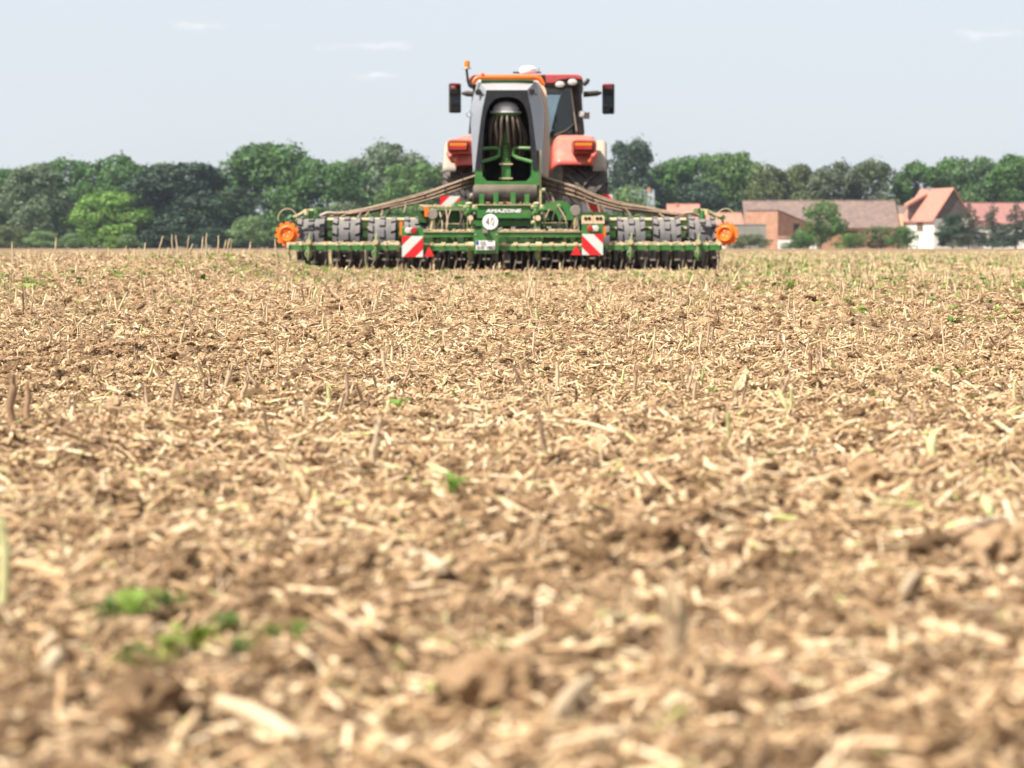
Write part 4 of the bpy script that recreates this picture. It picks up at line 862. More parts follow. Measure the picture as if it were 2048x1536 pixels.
for k in range(2):
    x0 = 1164 + 23 * k; m = MB(); a, c = P(x0, 431, 32.0), P(x0 + 22, 447, 32.0)
    xm = (a.x + c.x) / 2; zc = (a.z * .62 + c.z * .38); rr_ = .036
    ch = m.prism([P(x0, 447.5, 32.0), P(x0 + 22, 447.5, 32.0), P(x0 + 22, 433, 32.0), P(x0 + 19, 430.5, 32.0), P(x0 + 2, 430.5, 32.0), P(x0, 433, 32.0)], .2).build('wheel_chock', 'cream', DR, 0)
    for dx in (-.026, .026): MB().lathe([(0, 0), (0, .025), (-.004, .025), (-.004, 0)], (xm + dx, 31.998, zc), 'y', 14).build('chock_hole', 'black', ch)
# front warning boards seen behind the hoses
for sgn, (x0, x1, y0, y1, mat) in ((-1, (880, 920, 392, 432, 'stripes_left')), (1, (1164, 1225, 389, 428, 'stripes_right'))):
    a, c = P(x0, y0, 36.4), P(x1, y1, 36.4); ctr = (a + c) / 2
    link('warning_board', MB().box((a.x, 36.4, c.z), (c.x, 36.42, a.z)).mesh('warning_board', mat, 0, ctr), DR, ctr - ORG); pb((x0 + x1) / 2 - 3, y1 - 4, (x0 + x1) / 2 + 3, 480, 36.43, .05, 'board_post', 'green_dark')
pb(880, 440, 1225, 462, 36.2, .2, 'front_beam', 'green_dark'); 
MB().prism([P(900, 448, 36.2), P(1140, 448, 36.2), P(1095, 448, 36.2), P(945, 448, 36.2)][:2] + [P(1140, 462, 36.2), P(900, 462, 36.2)], -1.8).build('chassis', 'green_dark', DR, 0)
# drawbar to the tractor
q0, q1 = P(1020, 440, 36.3), P(1050, 452, 38.6); MB().tube([q0, q1], .11, 8).build('drawbar', 'green_dark', DR)
# black rubber roll with green straps
MB().lathe([(-.46, .02), (-.48, .10), (-.465, .14), (-.44, .153), (.44, .153), (.465, .14), (.48, .10), (.46, .02)], P(1010.5, 390, 33.2), 'x', 32).build('rubber_roll', 'roll_grey', DR)
for (x0, x1, yt) in ((958.5, 968, 388), (987, 996.5, 384.5), (1021, 1031, 384.5), (1049, 1058.5, 388)): pb(x0, yt, x1, 409, 33.0, .025, 'roll_strap', 'green')
pb(950, 408.5, 1066, 413, 32.95, .5, 'roll_shelf', 'chain_beige')
# ---- hopper
dF = 33.7
outer = [(950, 338), (956, 285), (962, 235), (966, 212), (970, 195), (973, 180), (1000, 180)]
inner = [(962, 338), (966, 285), (970, 240), (973, 224), (980, 208), (990, 198), (1002, 194.5)]
back = [(946, 346), (943, 285), (941, 235), (943, 208), (948, 188), (955, 162), (990, 160)]
mir = lambda L_: L_ + [(1013.5, L_[-1][1] - (1 if L_ is inner else 0))] + [(2027 - a, b0) for a, b0 in L_[::-1]]
o_, i_, k_ = mir(outer), mir(inner), mir(back); n_ = len(o_)
vo, vi, vk = [P(a, b0, dF) for a, b0 in o_], [P(a, b0, dF) for a, b0 in i_], [P(a, b0, dF + .45) for a, b0 in k_]
vi2 = [v_ + Vector((0, .12, 0)) for v_ in vi]
MB().add(vo + vi + vi2, [(i, i + 1, n_ + i + 1, n_ + i) for i in range(n_ - 1)] + [(n_ + i, n_ + i + 1, 2 * n_ + i + 1, 2 * n_ + i) for i in range(n_ - 1)]).build('hopper_arch', 'grey_dark', DR, 30)
L_ = 5
def panel(i0, i1, name, mat):
    ids = range(i0, i1 + 1); vs = [vo[i] for i in ids] + [vk[i] for i in ids]; k = len(vs) // 2
    vs += [v_ + Vector((0, .03, 0)) for v_ in vs]
    MB().add(vs, [(i, i + 1, k + i + 1, k + i) for i in range(k - 1)] + [(2 * k + i, 3 * k + i, 3 * k + i + 1, 2 * k + i + 1) for i in range(k - 1)]).build(name, mat, DR, 25)
panel(0, 5, 'hopper_side_panel', 'grey_panel'); panel(5, n_ - 6, 'hopper_top_panel', 'grey_light'); panel(n_ - 6, n_ - 1, 'hopper_side_panel', 'grey_panel')
# green edge strip under the orange bar, tank body, inside walls
pb(962, 158.5, 1066, 162.5, dF + .36, .1, 'tank_edge', 'green')
bk2 = [(948, 346), (946, 285), (945, 235), (947, 208), (952, 188), (958, 163), (990, 161)]; kb = mir(bk2)
va, vb = [P(a, b0, dF + .5) for a, b0 in kb], [P(a + 16, b0 + 6, 36.4) for a, b0 in kb]
MB().add(va + vb, [(i, n_ + i, n_ + i + 1, i + 1) for i in range(n_ - 1)] + [list(range(2 * n_ - 1, n_ - 1, -1))]).build('hopper_tank', 'grey_panel', DR, 25)
MB().prism([P(*q_, 35.3) for q_ in ((960, 168), (1082, 160), (1092, 180), (1097, 228), (1101, 300), (1096, 366), (960, 366))], .9).build('tank_shoulder', 'tank_dusty_sunlit', DR, 0)
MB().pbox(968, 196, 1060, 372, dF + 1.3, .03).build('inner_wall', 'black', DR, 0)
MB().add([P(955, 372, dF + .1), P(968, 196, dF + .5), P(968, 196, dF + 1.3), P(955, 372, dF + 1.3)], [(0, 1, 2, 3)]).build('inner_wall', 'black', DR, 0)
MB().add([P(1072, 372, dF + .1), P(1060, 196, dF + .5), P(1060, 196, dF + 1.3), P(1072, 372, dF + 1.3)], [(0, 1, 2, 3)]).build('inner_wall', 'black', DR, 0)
# orange tarp bar with bent ends
m = MB(); m.tube([P(944, 168, dF + .3), P(951, 158, dF + .3), P(958, 154.5, dF + .3), P(1070, 154, dF + .3), P(1080, 158, dF + .3), P(1088, 170, dF + .3)], [.03, .04, .034, .034, .04, .028], 10)
tb = m.build('tarp_bar', 'orange_bar', DR)
MB().tube([P(943, 170, dF + .3), P(945, 158, dF + .3), P(950, 152, dF + .3)], .03, 8).build('tarp_crank', 'black', tb); MB().tube([P(1086, 150, dF + .4), P(1089, 168, dF + .4)], .03, 8).build('tarp_crank', 'black', tb)
MB().lathe([(0, .025), (-.04, .02), (-.05, 0)], P(965, 148, dF + .3), 'y', 10).build('bar_knob', 'orange_bar', tb)
for px, py in ((957, 185), (1063, 184)):
    o = MB().lathe([(0, .03), (-.05, .045), (-.09, .05), (-.1, .04), (-.1, 0)], P(px, py, dF + .2), 'y', 14).build('hopper_camera', 'black', DR); MB().tube([P(px + 4, py + 3, dF + .15), P(px + 10, py + 5, dF + .05)], .012, 6).build('camera_arm', 'black', o)
MB().tube([P(938 + 5.5 * math.cos(a), 228 + 5.5 * math.sin(a), dF + .4) for a in np.linspace(0, 6.28, 16)], .009, 5).build('round_handle', 'grey_panel', DR)
# distributor head with hoses
dc = P(1012, 224, dF + .3)
MB().lathe([(-.09, .0), (-.09, .06), (-.06, .10), (-.06, .2), (-.02, .215), (-.02, .0)], (dc.x, dc.y, dc.z), 'z', 32).build('distributor_base', 'green', DR)
MB().lathe([(-.02, .0), (-.02, .235), (.006, .235), (.008, .2), (.06, .195), (.11, .165), (.145, .11), (.16, .05), (.165, .0)], (dc.x, dc.y, dc.z), 'z', 36).build('distributor_head', 'steel_white', DR)
for k in range(16):
    a = 2 * math.pi * k / 16 + .1; u, v_ = math.cos(a), math.sin(a); sp_ = .9 + .5 * rnd.random()
    p0 = dc + Vector((u * .19, v_ * .19, -.06)); p1 = dc + Vector((u * .24, v_ * .22 - .03, -.2)); p2 = dc + Vector((u * .27 * sp_ * .85 + .02, v_ * .2, -.4)); p3 = dc + Vector((u * .2 + .05 * (1 if u > 0 else -1), v_ * .16 + .12, -.66))
    MB().tube(bez([p0, p1, p2, p3], 6), .021, 8).build('seed_hose', 'hose_dark', DR)
# green corrugated riser with clamps and bracket arms
cxr = P(1012, 300, dF + .3).x; prof = []
for j in range(25):
    py = 288 + j * 1.5; prof.append((P(1012, py, dF + .3).z, .068 + (.006 if j % 4 < 2 else -.004)))
rs_ = MB().lathe(prof, (cxr, dF + .3, 0), 'z', 20).build('riser_bellows', 'green', DR)
MB().tube([P(1012, 260, dF + .42), P(1012, 275, dF + .36), P(1012, 290, dF + .3)], [.03, .05, .064], 16).build('riser_cone', 'green', DR)
pb(1003, 322, 1021, 372, dF + .24, .12, 'riser_pipe', 'green')
for py in (328, 356.5): pb(998.5, py - 1.2, 1025.5, py + 1.2, dF + .21, .18, 'riser_clamp', 'cream')
for sgn in (-1, 1):
    X_ = lambda q_: q_ if sgn < 0 else 2025 - q_
    MB().tube([P(X_(964), 297, dF + .15), P(X_(990), 296, dF + .18), P(X_(998), 297, dF + .2), P(X_(998), 311, dF + .2), P(X_(990), 316, dF + .16), P(X_(957), 325, dF + .04)], .028, 8).build('riser_bracket', 'green', DR)
# green lower shell round the black opening
fr_o = [(948, 341), (948, 371), (1080, 371), (1080, 341)]; 
lo = [(950, 335), (949, 371), (975, 371), (1013.5, 371), (1052, 371), (1079, 371), (1078, 335)]
li = [(963, 320), (965, 352), (974, 362), (1013.5, 363), (1053, 362), (1062, 352), (1064, 320)]
a = [P(*q_, dF + .02) for q_ in lo]; c = [P(*q_, dF + .02) for q_ in li]; c2 = [q_ + Vector((0, .15, 0)) for q_ in c]; k = len(a)
MB().add(a + c + c2, [(i, i + 1, k + i + 1, k + i) for i in range(k - 1)] + [(k + i, k + i + 1, 2 * k + i + 1, 2 * k + i) for i in range(k - 1)]).build('lower_shell', 'green', DR, 25)
MB().prism([P(1078, 300, dF + .05), P(1082, 300, dF + .05), P(1083, 412, dF + .05), P(1079, 412, dF + .05)], .3).build('shell_edge', 'chain_beige', DR, 0)
pb(952, 372, 1078, 415, dF + .1, 1.2, 'hopper_base', 'green_dark')
# seed hose bundles running to the side frames
def bundle(pts, n_h, mat, spread0, spread1, ends, rr_):
    for j in range(n_h):
        o0 = (j - (n_h - 1) / 2) / max(1, n_h - 1); path = []
        for i, (px, py, d) in enumerate(pts):
            t = i / (len(pts) - 1); sp = spread0 + (spread1 - spread0) * t; wob = 1.6 * math.sin(j * 2.3 + i * 1.1)
            path.append(P(px, py + o0 * sp + wob * .5, d + .05 * math.cos(j * 2.1) + .02 * (j % 3)))
        cut = ends[j % len(ends)]; path = bez(path, 6); path = path[:max(8, int(len(path) * cut))]
        e = path[-1]; path.append(e + Vector((-.05 if pts[-1][0] < pts[0][0] else .05, .1, -.10)))
        MB().tube(path, rr_, 7).build('seed_hose', mat, DR)
lp = [(968, 352, 34.6), (950, 360, 34.3), (925, 368, 34.1), (890, 380, 34.0), (850, 393, 34.0), (800, 406, 33.95), (745, 419, 33.95), (700, 427, 33.95), (655, 430, 33.95)]
bundle(lp, 8, 'hose', 21, 8, (1, .78, .97, .72, .9, .84, .98, .68), .0165)
rp = [(1062, 352, 34.6), (1082, 364, 34.3), (1115, 374, 34.1), (1150, 384, 34.0), (1185, 398, 34.0), (1235, 413, 33.95), (1290, 421, 33.95), (1345, 429, 33.95), (1398, 436, 33.95)]
bundle(rp, 9, 'hose', 30, 8, (1, .78, .97, .7, .9, .84, .98, .66, .93), .0165)
for L_ in (lp, rp):
    for t_ in (2, 3, 4, 5):
        px, py, d = L_[t_]; r0 = .115 - .018 * t_; c = P(px, py, d); MB().tube([c + Vector((.0, r0 * .6 * math.cos(a), r0 * math.sin(a))) for a in np.linspace(0, 6.283, 17)], .006, 5).build('cable_tie', 'black', DR)
for (x0, y0, x1, y1) in ((738, 424, 726, 437), (722, 427, 709, 440), (765, 420, 762, 434), (812, 406, 808, 426), (690, 430, 676, 438), (1250, 416, 1262, 434), (1318, 427, 1330, 438), (1374, 434, 1384, 442), (1205, 412, 1212, 432), (1168, 395, 1180, 424), (1192, 402, 1200, 426), (1090, 384, 1098, 404), (1098, 384, 1108, 404)):
    MB().tube(bez([P(x0, y0, 33.9), P((x0 + x1) / 2 + 1, (y0 + y1) / 2, 33.88), P(x1, y1, 33.85)], 4), .018, 7).build('drop_hose', 'hose', DR)
# spring spiral sleeves where hoses enter the outer tubes
for sgn in (-1, 1):
    X_ = lambda q_: q_ if sgn < 0 else 2040 - q_
    MB().tube(bez([P(X_(640), 432, 33.85), P(X_(655), 426, 33.85), P(X_(672), 427, 33.85)], 6), .026, 8).build('hose_sleeve', 'steel', DR)
# small knobs, hydraulic blocks and dirt clumps on the frame
for (px, py, d, r_, mt) in ((939, 446, 32.5, .035, 'cream'), (939, 462, 32.4, .03, 'cream'), (1072, 436, 32.5, .04, 'chain_beige'), (1066, 445, 32.5, .03, 'chain_beige'), (945, 392, 33.3, .045, 'steel'), (1087, 381, 33.2, .035, 'green_dusty')):
    MB().lathe([(-r_, r_ * .4), (-r_ * .6, r_), (r_ * .6, r_), (r_, r_ * .4)], P(px, py, d), 'x', 10).build('coupling', mt, DR)

m = MB(); r9 = random.Random(5)
for (x0, x1, py, d, dep, cnt) in ((848, 946, 462.2, 32.3, .12, 60), (998, 1160, 462.2, 32.3, .12, 110), (840, 938, 413.6, 32.9, .7, 90), (952, 1064, 408.2, 32.97, .4, 60), (848, 946, 474.8, 32.4, .2, 50), (998, 1160, 474.8, 32.4, .2, 80), (580, 796, 486, DH, .06, 50), (1218, 1442, 486, DH, .06, 50)):
    for i in range(cnt):
        q_ = P(r9.uniform(x0, x1), py, d + r9.uniform(0, dep)); q_.y = d + r9.uniform(0, dep); a = r9.uniform(0, 6.28); L = r9.uniform(.015, .05); v_ = Vector((math.cos(a) * L, math.sin(a) * L * .5, r9.uniform(-.004, .012))); q_.z += r9.uniform(.002, .02)
        m.tube([q_ - v_, q_ + v_], r9.uniform(.004, .009), 4)
rs = m.build('straw_residue', 'stalk_pale', DR, 0); rs['kind'] = 'stuff'
for i in range(16):
    lft = i % 2 == 0; x0 = r9.uniform(868, 935) if lft else r9.uniform(1084, 1160); x1 = x0 + r9.uniform(-22, 22); y0 = r9.uniform(415, 430); y1 = r9.uniform(450, 486)
    MB().tube(bez([P(x0, y0, 32.75), P((x0 + x1) / 2 + r9.uniform(-12, 12), (y0 + y1) / 2, 32.42), P(x1, y1, 32.38)], 6), r9.uniform(.008, .014), 6).build('hydraulic_line', 'black' if i % 3 else 'hose', DR)
# ------------------------------------------------------------------ the tractor
DT = 39.0; XC = P(1052, HORIZON, DT).x
ORG = Vector((XC, DT, 0))
TR = thing('tractor', 'large red tractor pulling the seed drill, seen from behind', 'tractor', ORG, R(-2.0))
def tb_(x0, y0, x1, y1, d, dep, name, mat, parent=TR, sm=0): return MB().pbox(x0, y0, x1, y1, d, dep).build(name, mat, parent, sm)
def ag_tyre(Rt, Wt, nl, lug):
    m = MB(); h = Wt / 2
    m.lathe([(-h + .06, Rt * .58), (-h, Rt * .68), (-h, Rt * .86), (-h + .05, Rt * .945), (-h * .5, Rt * .965), (0, Rt * .97), (h * .5, Rt * .965), (h - .05, Rt * .945), (h, Rt * .86), (h, Rt * .68), (h - .06, Rt * .58)], (0, 0, 0), 'x', 56)
    for k in range(nl):
        for sd in (-1, 1):
            a0 = (k + (.5 if sd > 0 else 0)) * 2 * math.pi / nl; vs = []
            for i in range(6):
                t = i / 5; xx = sd * (-.02 + t * (h + .012)); a = a0 - t * 1.25 * 2 * math.pi / nl * 1.05; rd = Rt * .97 if t < .8 else Rt * (.97 - .05 * (t - .8) * 5)
                wa = lug / Rt / 2 * (1 + .3 * t)
                for (r_, ww) in ((rd - .06, 1.2), (rd + .05 - (.03 if i == 5 else 0), .85)):
                    for s2 in (-1, 1): aa = a + s2 * wa * ww; vs.append((xx, r_ * math.cos(aa), r_ * math.sin(aa)))
            fs = [(0, 1, 3, 2), (20, 22, 23, 21)]
            for i in range(5): b0 = i * 4; c0 = b0 + 4; fs += [(b0 + 2, b0 + 3, c0 + 3, c0 + 2), (b0, b0 + 2, c0 + 2, c0), (b0 + 1, c0 + 1, c0 + 3, b0 + 3)]
            m.add(vs, fs)
    return m.mesh('tyre', 'rubber', 35, Vector((0, 0, 0)))
def rim_mesh(Rt, Wt):
    m = MB(); h = Wt / 2 - .03; m.lathe([(-h, Rt * .56), (-h, Rt * .61), (h, Rt * .61), (h, Rt * .56), (h - .1, Rt * .5), (.05, Rt * .3), (.05, .05), (-.02, .05), (-.02, Rt * .3), (-h + .1, Rt * .52)], (0, 0, 0), 'x', 36); return m.mesh('wheel', 'white', 40, Vector((0, 0, 0)))
rt, rr2 = ag_tyre(1.0, .76, 19, .085), rim_mesh(1.0, .76); ft, fr2 = ag_tyre(.72, .56, 17, .07), rim_mesh(.72, .56)
for sd in (-1, 1):
    wdx = P(1170, HORIZON, DT).x - XC
    w1 = link('rear_wheel', rr2, TR, (sd * wdx, 0, .99), (rnd.uniform(0, .3) + (0 if sd < 0 else .0), 0, 0)); link('tyre', rt, w1)
    w2 = link('front_wheel', fr2, TR, (sd * .92, 3.0, .71)); link('tyre', ft, w2)
    # fender: an arched shell over the wheel, red inside, grey widening outside
    def shell(x_in, x_out, rad, a0, a1, name, mat, drop_in, drop_out):
        na, ns = 18, 12; vs = []
        for i in range(na + 1):
            a = R(a0 + (a1 - a0) * i / na)
            for j in range(ns + 1):
                s = j / ns; x = x_in + (x_out - x_in) * s
                r_ = rad - drop_in * max(0, 1 - s / .22) ** 2 - drop_out * max(0, (s - .7) / .3) ** 2
                vs.append((ORG.x + sd * x, DT + r_ * math.cos(a), .99 + r_ * math.sin(a)))
        ob = MB().add(vs, [(i * (ns + 1) + j, i * (ns + 1) + j + 1, (i + 1) * (ns + 1) + j + 1, (i + 1) * (ns + 1) + j) for i in range(na) for j in range(ns)]).build(name, mat, TR, 60)
        md = ob.modifiers.new('thick', 'SOLIDIFY'); md.thickness = .03; md.offset = -1; return ob
    xi = P(1103, HORIZON, DT - 1.1).x - XC; xm = P(1192, HORIZON, DT - 1.1).x - XC; xo = P(1218, HORIZON, DT - 1.1).x - XC
    shell(xi, xm, 1.30, 144, 62, 'fender', 'red_paint', .22, .03); shell(xm - .02, xo, 1.21, 147, 66, 'fender_widening', 'fender_grey', .0, .05)
    # lamp block on the fender
    if sd > 0: lx0, lx1, ly0 = 1148, 1197, 277
    else: lx0, lx1, ly0 = 899, 948, 277
    hs_ = MB(); d0 = DT - 1.13
    hs_.prism([P(lx0, ly0 + 30, d0 + .02), P(lx1, ly0 + 30, d0 + .02), P(lx1 + 1, ly0 + 8, d0), P(lx1 - 4, ly0 + 1, d0), P(lx0 + 4, ly0, d0), P(lx0 - 1, ly0 + 8, d0)], .4); hb = hs_.build('lamp_housing', 'red_paint', TR, 0)
    md = hb.modifiers.new('round', 'BEVEL'); md.width = .03; md.segments = 2
    cxl = (lx0 + lx1) / 2 + (0 if sd > 0 else -2); tb_(cxl - 18, ly0 + 8, cxl + 17, ly0 + 14.5, d0 - .07, .08, 'indicator_lamp', 'amber'); tb_(cxl - 17.5, ly0 + 15, cxl + 16.5, ly0 + 22, d0 - .075, .08, 'brake_lamp', 'red_lamp'); tb_(cxl - 20, ly0 + 6, cxl + 19, ly0 + 25, d0 - .03, .06, 'lamp_frame', 'black')
    rx = lx1 - 7 if sd > 0 else lx0 + 7
    MB().tube([P(rx + sd * 7, 305, d0 - .01), P(rx + sd * 2, 312, d0 - .03), P(rx - sd * 4, 324, d0 + .02)], [.03, .045, .03], 8).build('step_handle', 'red_paint', TR); MB().lathe([(0, .04), (-.03, .03), (-.035, 0)], P(rx - sd * 6, 322, d0 + .03), 'y', 12).build('side_reflector', 'amber', TR)
    # mirrors
    mx = 905.5 if sd < 0 else 1209.5; my0, my1 = (166, 225) if sd < 0 else (168, 228); dm2 = 40.4
    mc = P(mx, (my0 + my1) / 2, dm2); hw_, hh_ = .108, (my1 - my0) / 2 / FPX * dm2
    mo = link('mirror', MB().box((-hw_, 0, -hh_), (hw_, .1, hh_)).mesh('mirror', 'black', 0, Vector((0, 0, 0))), TR, mc - ORG, (0, 0, R(-17 * sd))); md = mo.modifiers.new('round', 'BEVEL'); md.width = .03; md.segments = 3
    for (z0, z1, tl) in ((-hh_ * .36, hh_ * .82, .0), (-hh_ * .88, -hh_ * .44, .012)):
        link('mirror_glass', MB().add([(-hw_ * .84, -.004, z0), (hw_ * .84, -.004, z0), (hw_ * .84, -.004 - tl, z1), (-hw_ * .84, -.004 - tl, z1)], [(0, 1, 2, 3)]).mesh('mirror_glass', 'mirror_glass', 0, Vector((0, 0, 0))), mo)
    link('mirror_marker', MB().box((-hw_ * .75, -.012, hh_ * .87), (hw_ * .75, .02, hh_ * .96)).mesh('mirror_marker', 'red_lamp', 0, Vector((0, 0, 0))), mo)
    MB().tube([P(mx - sd * 12, 186, dm2 + .05), P(mx - sd * 22, 187, dm2 + .05), P(1057 + sd * 104, 189, dm2 + .05)], [.022, .05, .05], 8).build('mirror_arm', 'black', TR)
tb_(955, 322, 1128, 470, 39.2, 1.2, 'axle_housing', 'black')
# cab
dR = 39.25
def frame_bar(pts, r_, name='cab_pillar', mat='black'): return MB().tube([P(*q_) for q_ in pts], r_, 8).build(name, mat, TR)
for sd in (-1, 1):
    X_ = lambda q_: q_ if sd > 0 else 2104 - q_
    frame_bar([(X_(1148), 168, dR), (X_(1153), 215, dR), (X_(1158), 268, dR)], .09); frame_bar([(X_(1150), 168, dR + 1.7), (X_(1152), 215, dR + 1.8), (X_(1156), 290, dR + 1.9)], .045)
    frame_bar([(X_(1144), 172, dR - .06), (X_(1150), 215, dR - .06), (X_(1146), 250, dR - .06), (X_(1132), 262, dR - .06), (X_(1108), 272, dR - .06)], .022, 'window_seal')
    frame_bar([(X_(1141), 176, dR - .1), (X_(1147), 222, dR - .1), (X_(1153), 262, dR - .1)], .016, 'grab_rail', 'steel')
    sw = MB().add([P(X_(1153), 172, dR + .1), P(X_(1152), 172, dR + 1.65), P(X_(1158), 292, dR + 1.85), P(X_(1162), 275, dR + .1)], [(0, 1, 2, 3)]).build('side_window', 'cab_glass', TR, 0); md = sw.modifiers.new('thick', 'SOLIDIFY'); md.thickness = .012
for (nm, x0, y0, x1, y1, d) in (('rear_window', 962, 171, 1144, 268, dR - .03), ('windscreen', 965, 172, 1140, 300, dR + 1.75)):
    MB().pbox(x0, y0, x1, y1, d, .012).build(nm, 'cab_glass', TR, 0)
tb_(945, 266, 1160, 330, dR, .5, 'cab_rear_wall', 'black'); tb_(950, 292, 1155, 340, dR + .5, 1.35, 'cab_floor', 'black'); tb_(955, 275, 1150, 330, dR + 1.75, .1, 'dash_wall', 'black')
st = MB(); st.prism([P(1100, 258, dR + .5), P(1158, 258, dR + .5), P(1150, 205, dR + .5), P(1144, 182, dR + .5), P(1122, 180, dR + .5), P(1113, 205, dR + .5)], .22); st.pbox(1105, 258, 1152, 272, dR + .5, .6); st.build('driver_seat', 'grey_dark', TR, 0)
tb_(1086, 186, 1112, 189, dR + 1.5, .04, 'sun_blind_rail', 'black'); MB().tube([P(1096, 286, dR + 1.3), P(1100, 262, dR + 1.15)], .03, 8).build('steering_column', 'black', TR)
# roof: red shell, black underside
def slab(poly, d0, d1, name, mat, bev): 
    ob = MB().prism([P(*q_, d0) for q_ in poly], d1 - d0).build(name, mat, TR, 0); md = ob.modifiers.new('round', 'BEVEL'); md.width = bev; md.segments = 3; md.limit_method = 'ANGLE'; return ob
slab(((940, 152), (950, 148.5), (1154, 148.5), (1163, 152), (1166, 160), (1138, 158), (1120, 161), (1108, 167), (992, 167), (980, 161), (962, 158), (937, 160)), 39.0, 41.3, 'roof', 'red_roof', .02)
slab(((937, 160.5), (962, 158.5), (980, 161.5), (992, 167.5), (1108, 167.5), (1120, 161.5), (1138, 158.5), (1166, 160.5), (1163, 172), (1128, 173), (1110, 173), (992, 173), (976, 173), (940, 172)), 39.02, 41.2, 'roof_underside', 'black', .01)
for sd in (-1, 1):
    X_ = lambda q_: q_ if sd > 0 else 2104 - q_
    for px, py in ((1120, 169), (1145, 164.5)):
        o = link('work_light', MB().lathe([(.1, .05), (.02, .09), (-.02, .09), (-.02, .0)], (0, 0, 0), 'y', 20).mesh('work_light', 'black', 40, Vector((0, 0, 0))), TR, P(X_(px), py, 38.97) - ORG, (0, 0, 0), (1.0, 1.0, .68))
        link('lamp_lens', MB().lathe([(-.021, .0), (-.021, .08), (-.03, .06), (-.033, .0)], (0, 0, 0), 'y', 20).mesh('lamp_lens', 'pale_lens', 40, Vector((0, 0, 0))), o)
    MB().tube([P(X_(1163), 170, 40), P(X_(1170), 164, 40), P(X_(1173), 158, 40)], [.04, .04, .03], 8).build('roof_handle', 'black', TR)
o = MB().lathe([(.06, .03), (0, .06), (-.03, .06), (-.03, 0)], P(1162, 228, 39.2), 'y', 16).build('side_lamp', 'black', TR); MB().lathe([(-.031, 0), (-.031, .052), (-.04, 0)], P(1162, 228, 39.2), 'y', 16).build('lamp_lens', 'pale_lens', o)
tb_(1166, 225, 1178, 238, 39.3, .04, 'lamp_bracket', 'steel')
# satellite receiver dome
gp = P(1052, 140, 40.0); MB().lathe([(-.06, .0), (-.06, .14), (-.03, .155), (.02, .15), (.055, .11), (.07, .05), (.072, 0)], gp, 'z', 24).build('receiver_dome', 'white', TR); MB().tube([P(1022, 145, 40), P(1078, 145, 40)], .018, 6).build('receiver_bracket', 'black', TR); MB().tube([P(1072, 146, 40), P(1074, 137, 40)], .012, 6).build('receiver_bracket', 'steel', TR)
# beacon on its curved stem
bs = MB().tube(bez([P(948, 176, 39.3), P(938, 172, 39.3), P(935.5, 163, 39.3), P(933, 150, 39.3), P(932, 138, 39.3)], 5), .022, 8).build('beacon_stem', 'black', TR)
bq = P(932.5, 136, 39.3); MB().lathe([(-.01, .0), (-.01, .075), (.012, .065), (.012, 0)], bq, 'z', 18).build('beacon_base', 'steel', bs); MB().lathe([(.012, .0), (.012, .05), (.1, .05), (.125, .042), (.135, .02), (.137, 0)], bq, 'z', 18).build('beacon_lens', 'amber', bs)
# body ahead of the cab, hidden from behind but there
def loc_box(lo, hi, name, mat, bev=.0):
    ob = MB().box(Vector(lo) + ORG, Vector(hi) + ORG).build(name, mat, TR, 0)
    if bev: md = ob.modifiers.new('round', 'BEVEL'); md.width = bev; md.segments = 3
    return ob
loc_box((-.42, 2.1, 1.15), (.42, 4.5, 2.05), 'bonnet', 'red_paint', .12); loc_box((-.3, -.5, .65), (.3, 3.6, 1.25), 'gearbox', 'black', .05)
MB().tube([ORG + Vector((-1.0, 0, .99)), ORG + Vector((1.0, 0, .99))], .17, 12).build('rear_axle', 'black', TR); MB().tube([ORG + Vector((-.8, 3, .71)), ORG + Vector((.8, 3, .71))], .1, 10).build('front_axle', 'black', TR)
for sd in (-1, 1): MB().tube([ORG + Vector((sd * .35, -.4, .7)), ORG + Vector((sd * .42, -1.05, .62))], .045, 8).build('lower_link', 'black', TR)
MB().tube([ORG + Vector((.62, 2.3, 1.9)), ORG + Vector((.62, 2.3, 3.0))], .06, 10).build('exhaust_pipe', 'black', TR); loc_box((-.85, .5, .5), (-.45, 2.2, 1.1), 'fuel_tank', 'black', .08); loc_box((.45, .5, .5), (.85, 2.2, 1.1), 'fuel_tank', 'black', .08)
ORG = Vector((0, 0, 0))

# ------------------------------------------------------------------ single stalks, straw pieces, clods and weeds that stand out
NAMED = []
ORD = ['first', 'second', 'third', 'fourth', 'fifth', 'sixth', 'seventh', 'eighth', 'ninth', 'tenth', 'eleventh', 'twelfth', 'thirteenth', 'fourteenth', 'fifteenth', 'sixteenth']
def stand(px, py, hp, lean=0, thick=None, lab=None, grp=None, d=None, rmax=.013):
    if d is None: g_ = G(px, py)
    else: q_ = P(px, HORIZON, d); g_ = Vector((q_.x, d, 0))
    sc = FPX / g_.y; z = gz(g_.x, g_.y); h = hp / sc; h = max(.03, min(.6, h)); r = (thick or max(5.0, hp * .13)) / sc / 2; r = max(.0028, min(rmax, r * (.75 if d else 1)))
    me = stalk_mesh(h, r, rnd.uniform(-.08, .08)); ob = bpy.data.objects.new('stubble_stalk', me); COL.objects.link(ob); ob.location = (g_.x, g_.y, z); ob.rotation_euler = (rnd.uniform(-.12, .12), math.atan2(lean, hp), 0)
    if abs(ob.rotation_euler.y) < .01: ob.rotation_euler.y = rnd.uniform(-.08, .08)
    me.materials[0] = stalk_mat(lab); tag(ob, lab, 'stubble stalk', grp); NAMED.append((ob, px, py, hp, lean)) if grp else None; return ob
MIDL = ('dry standing stubble stalk in the sharp middle of the field', 'standing stalks in the middle field')
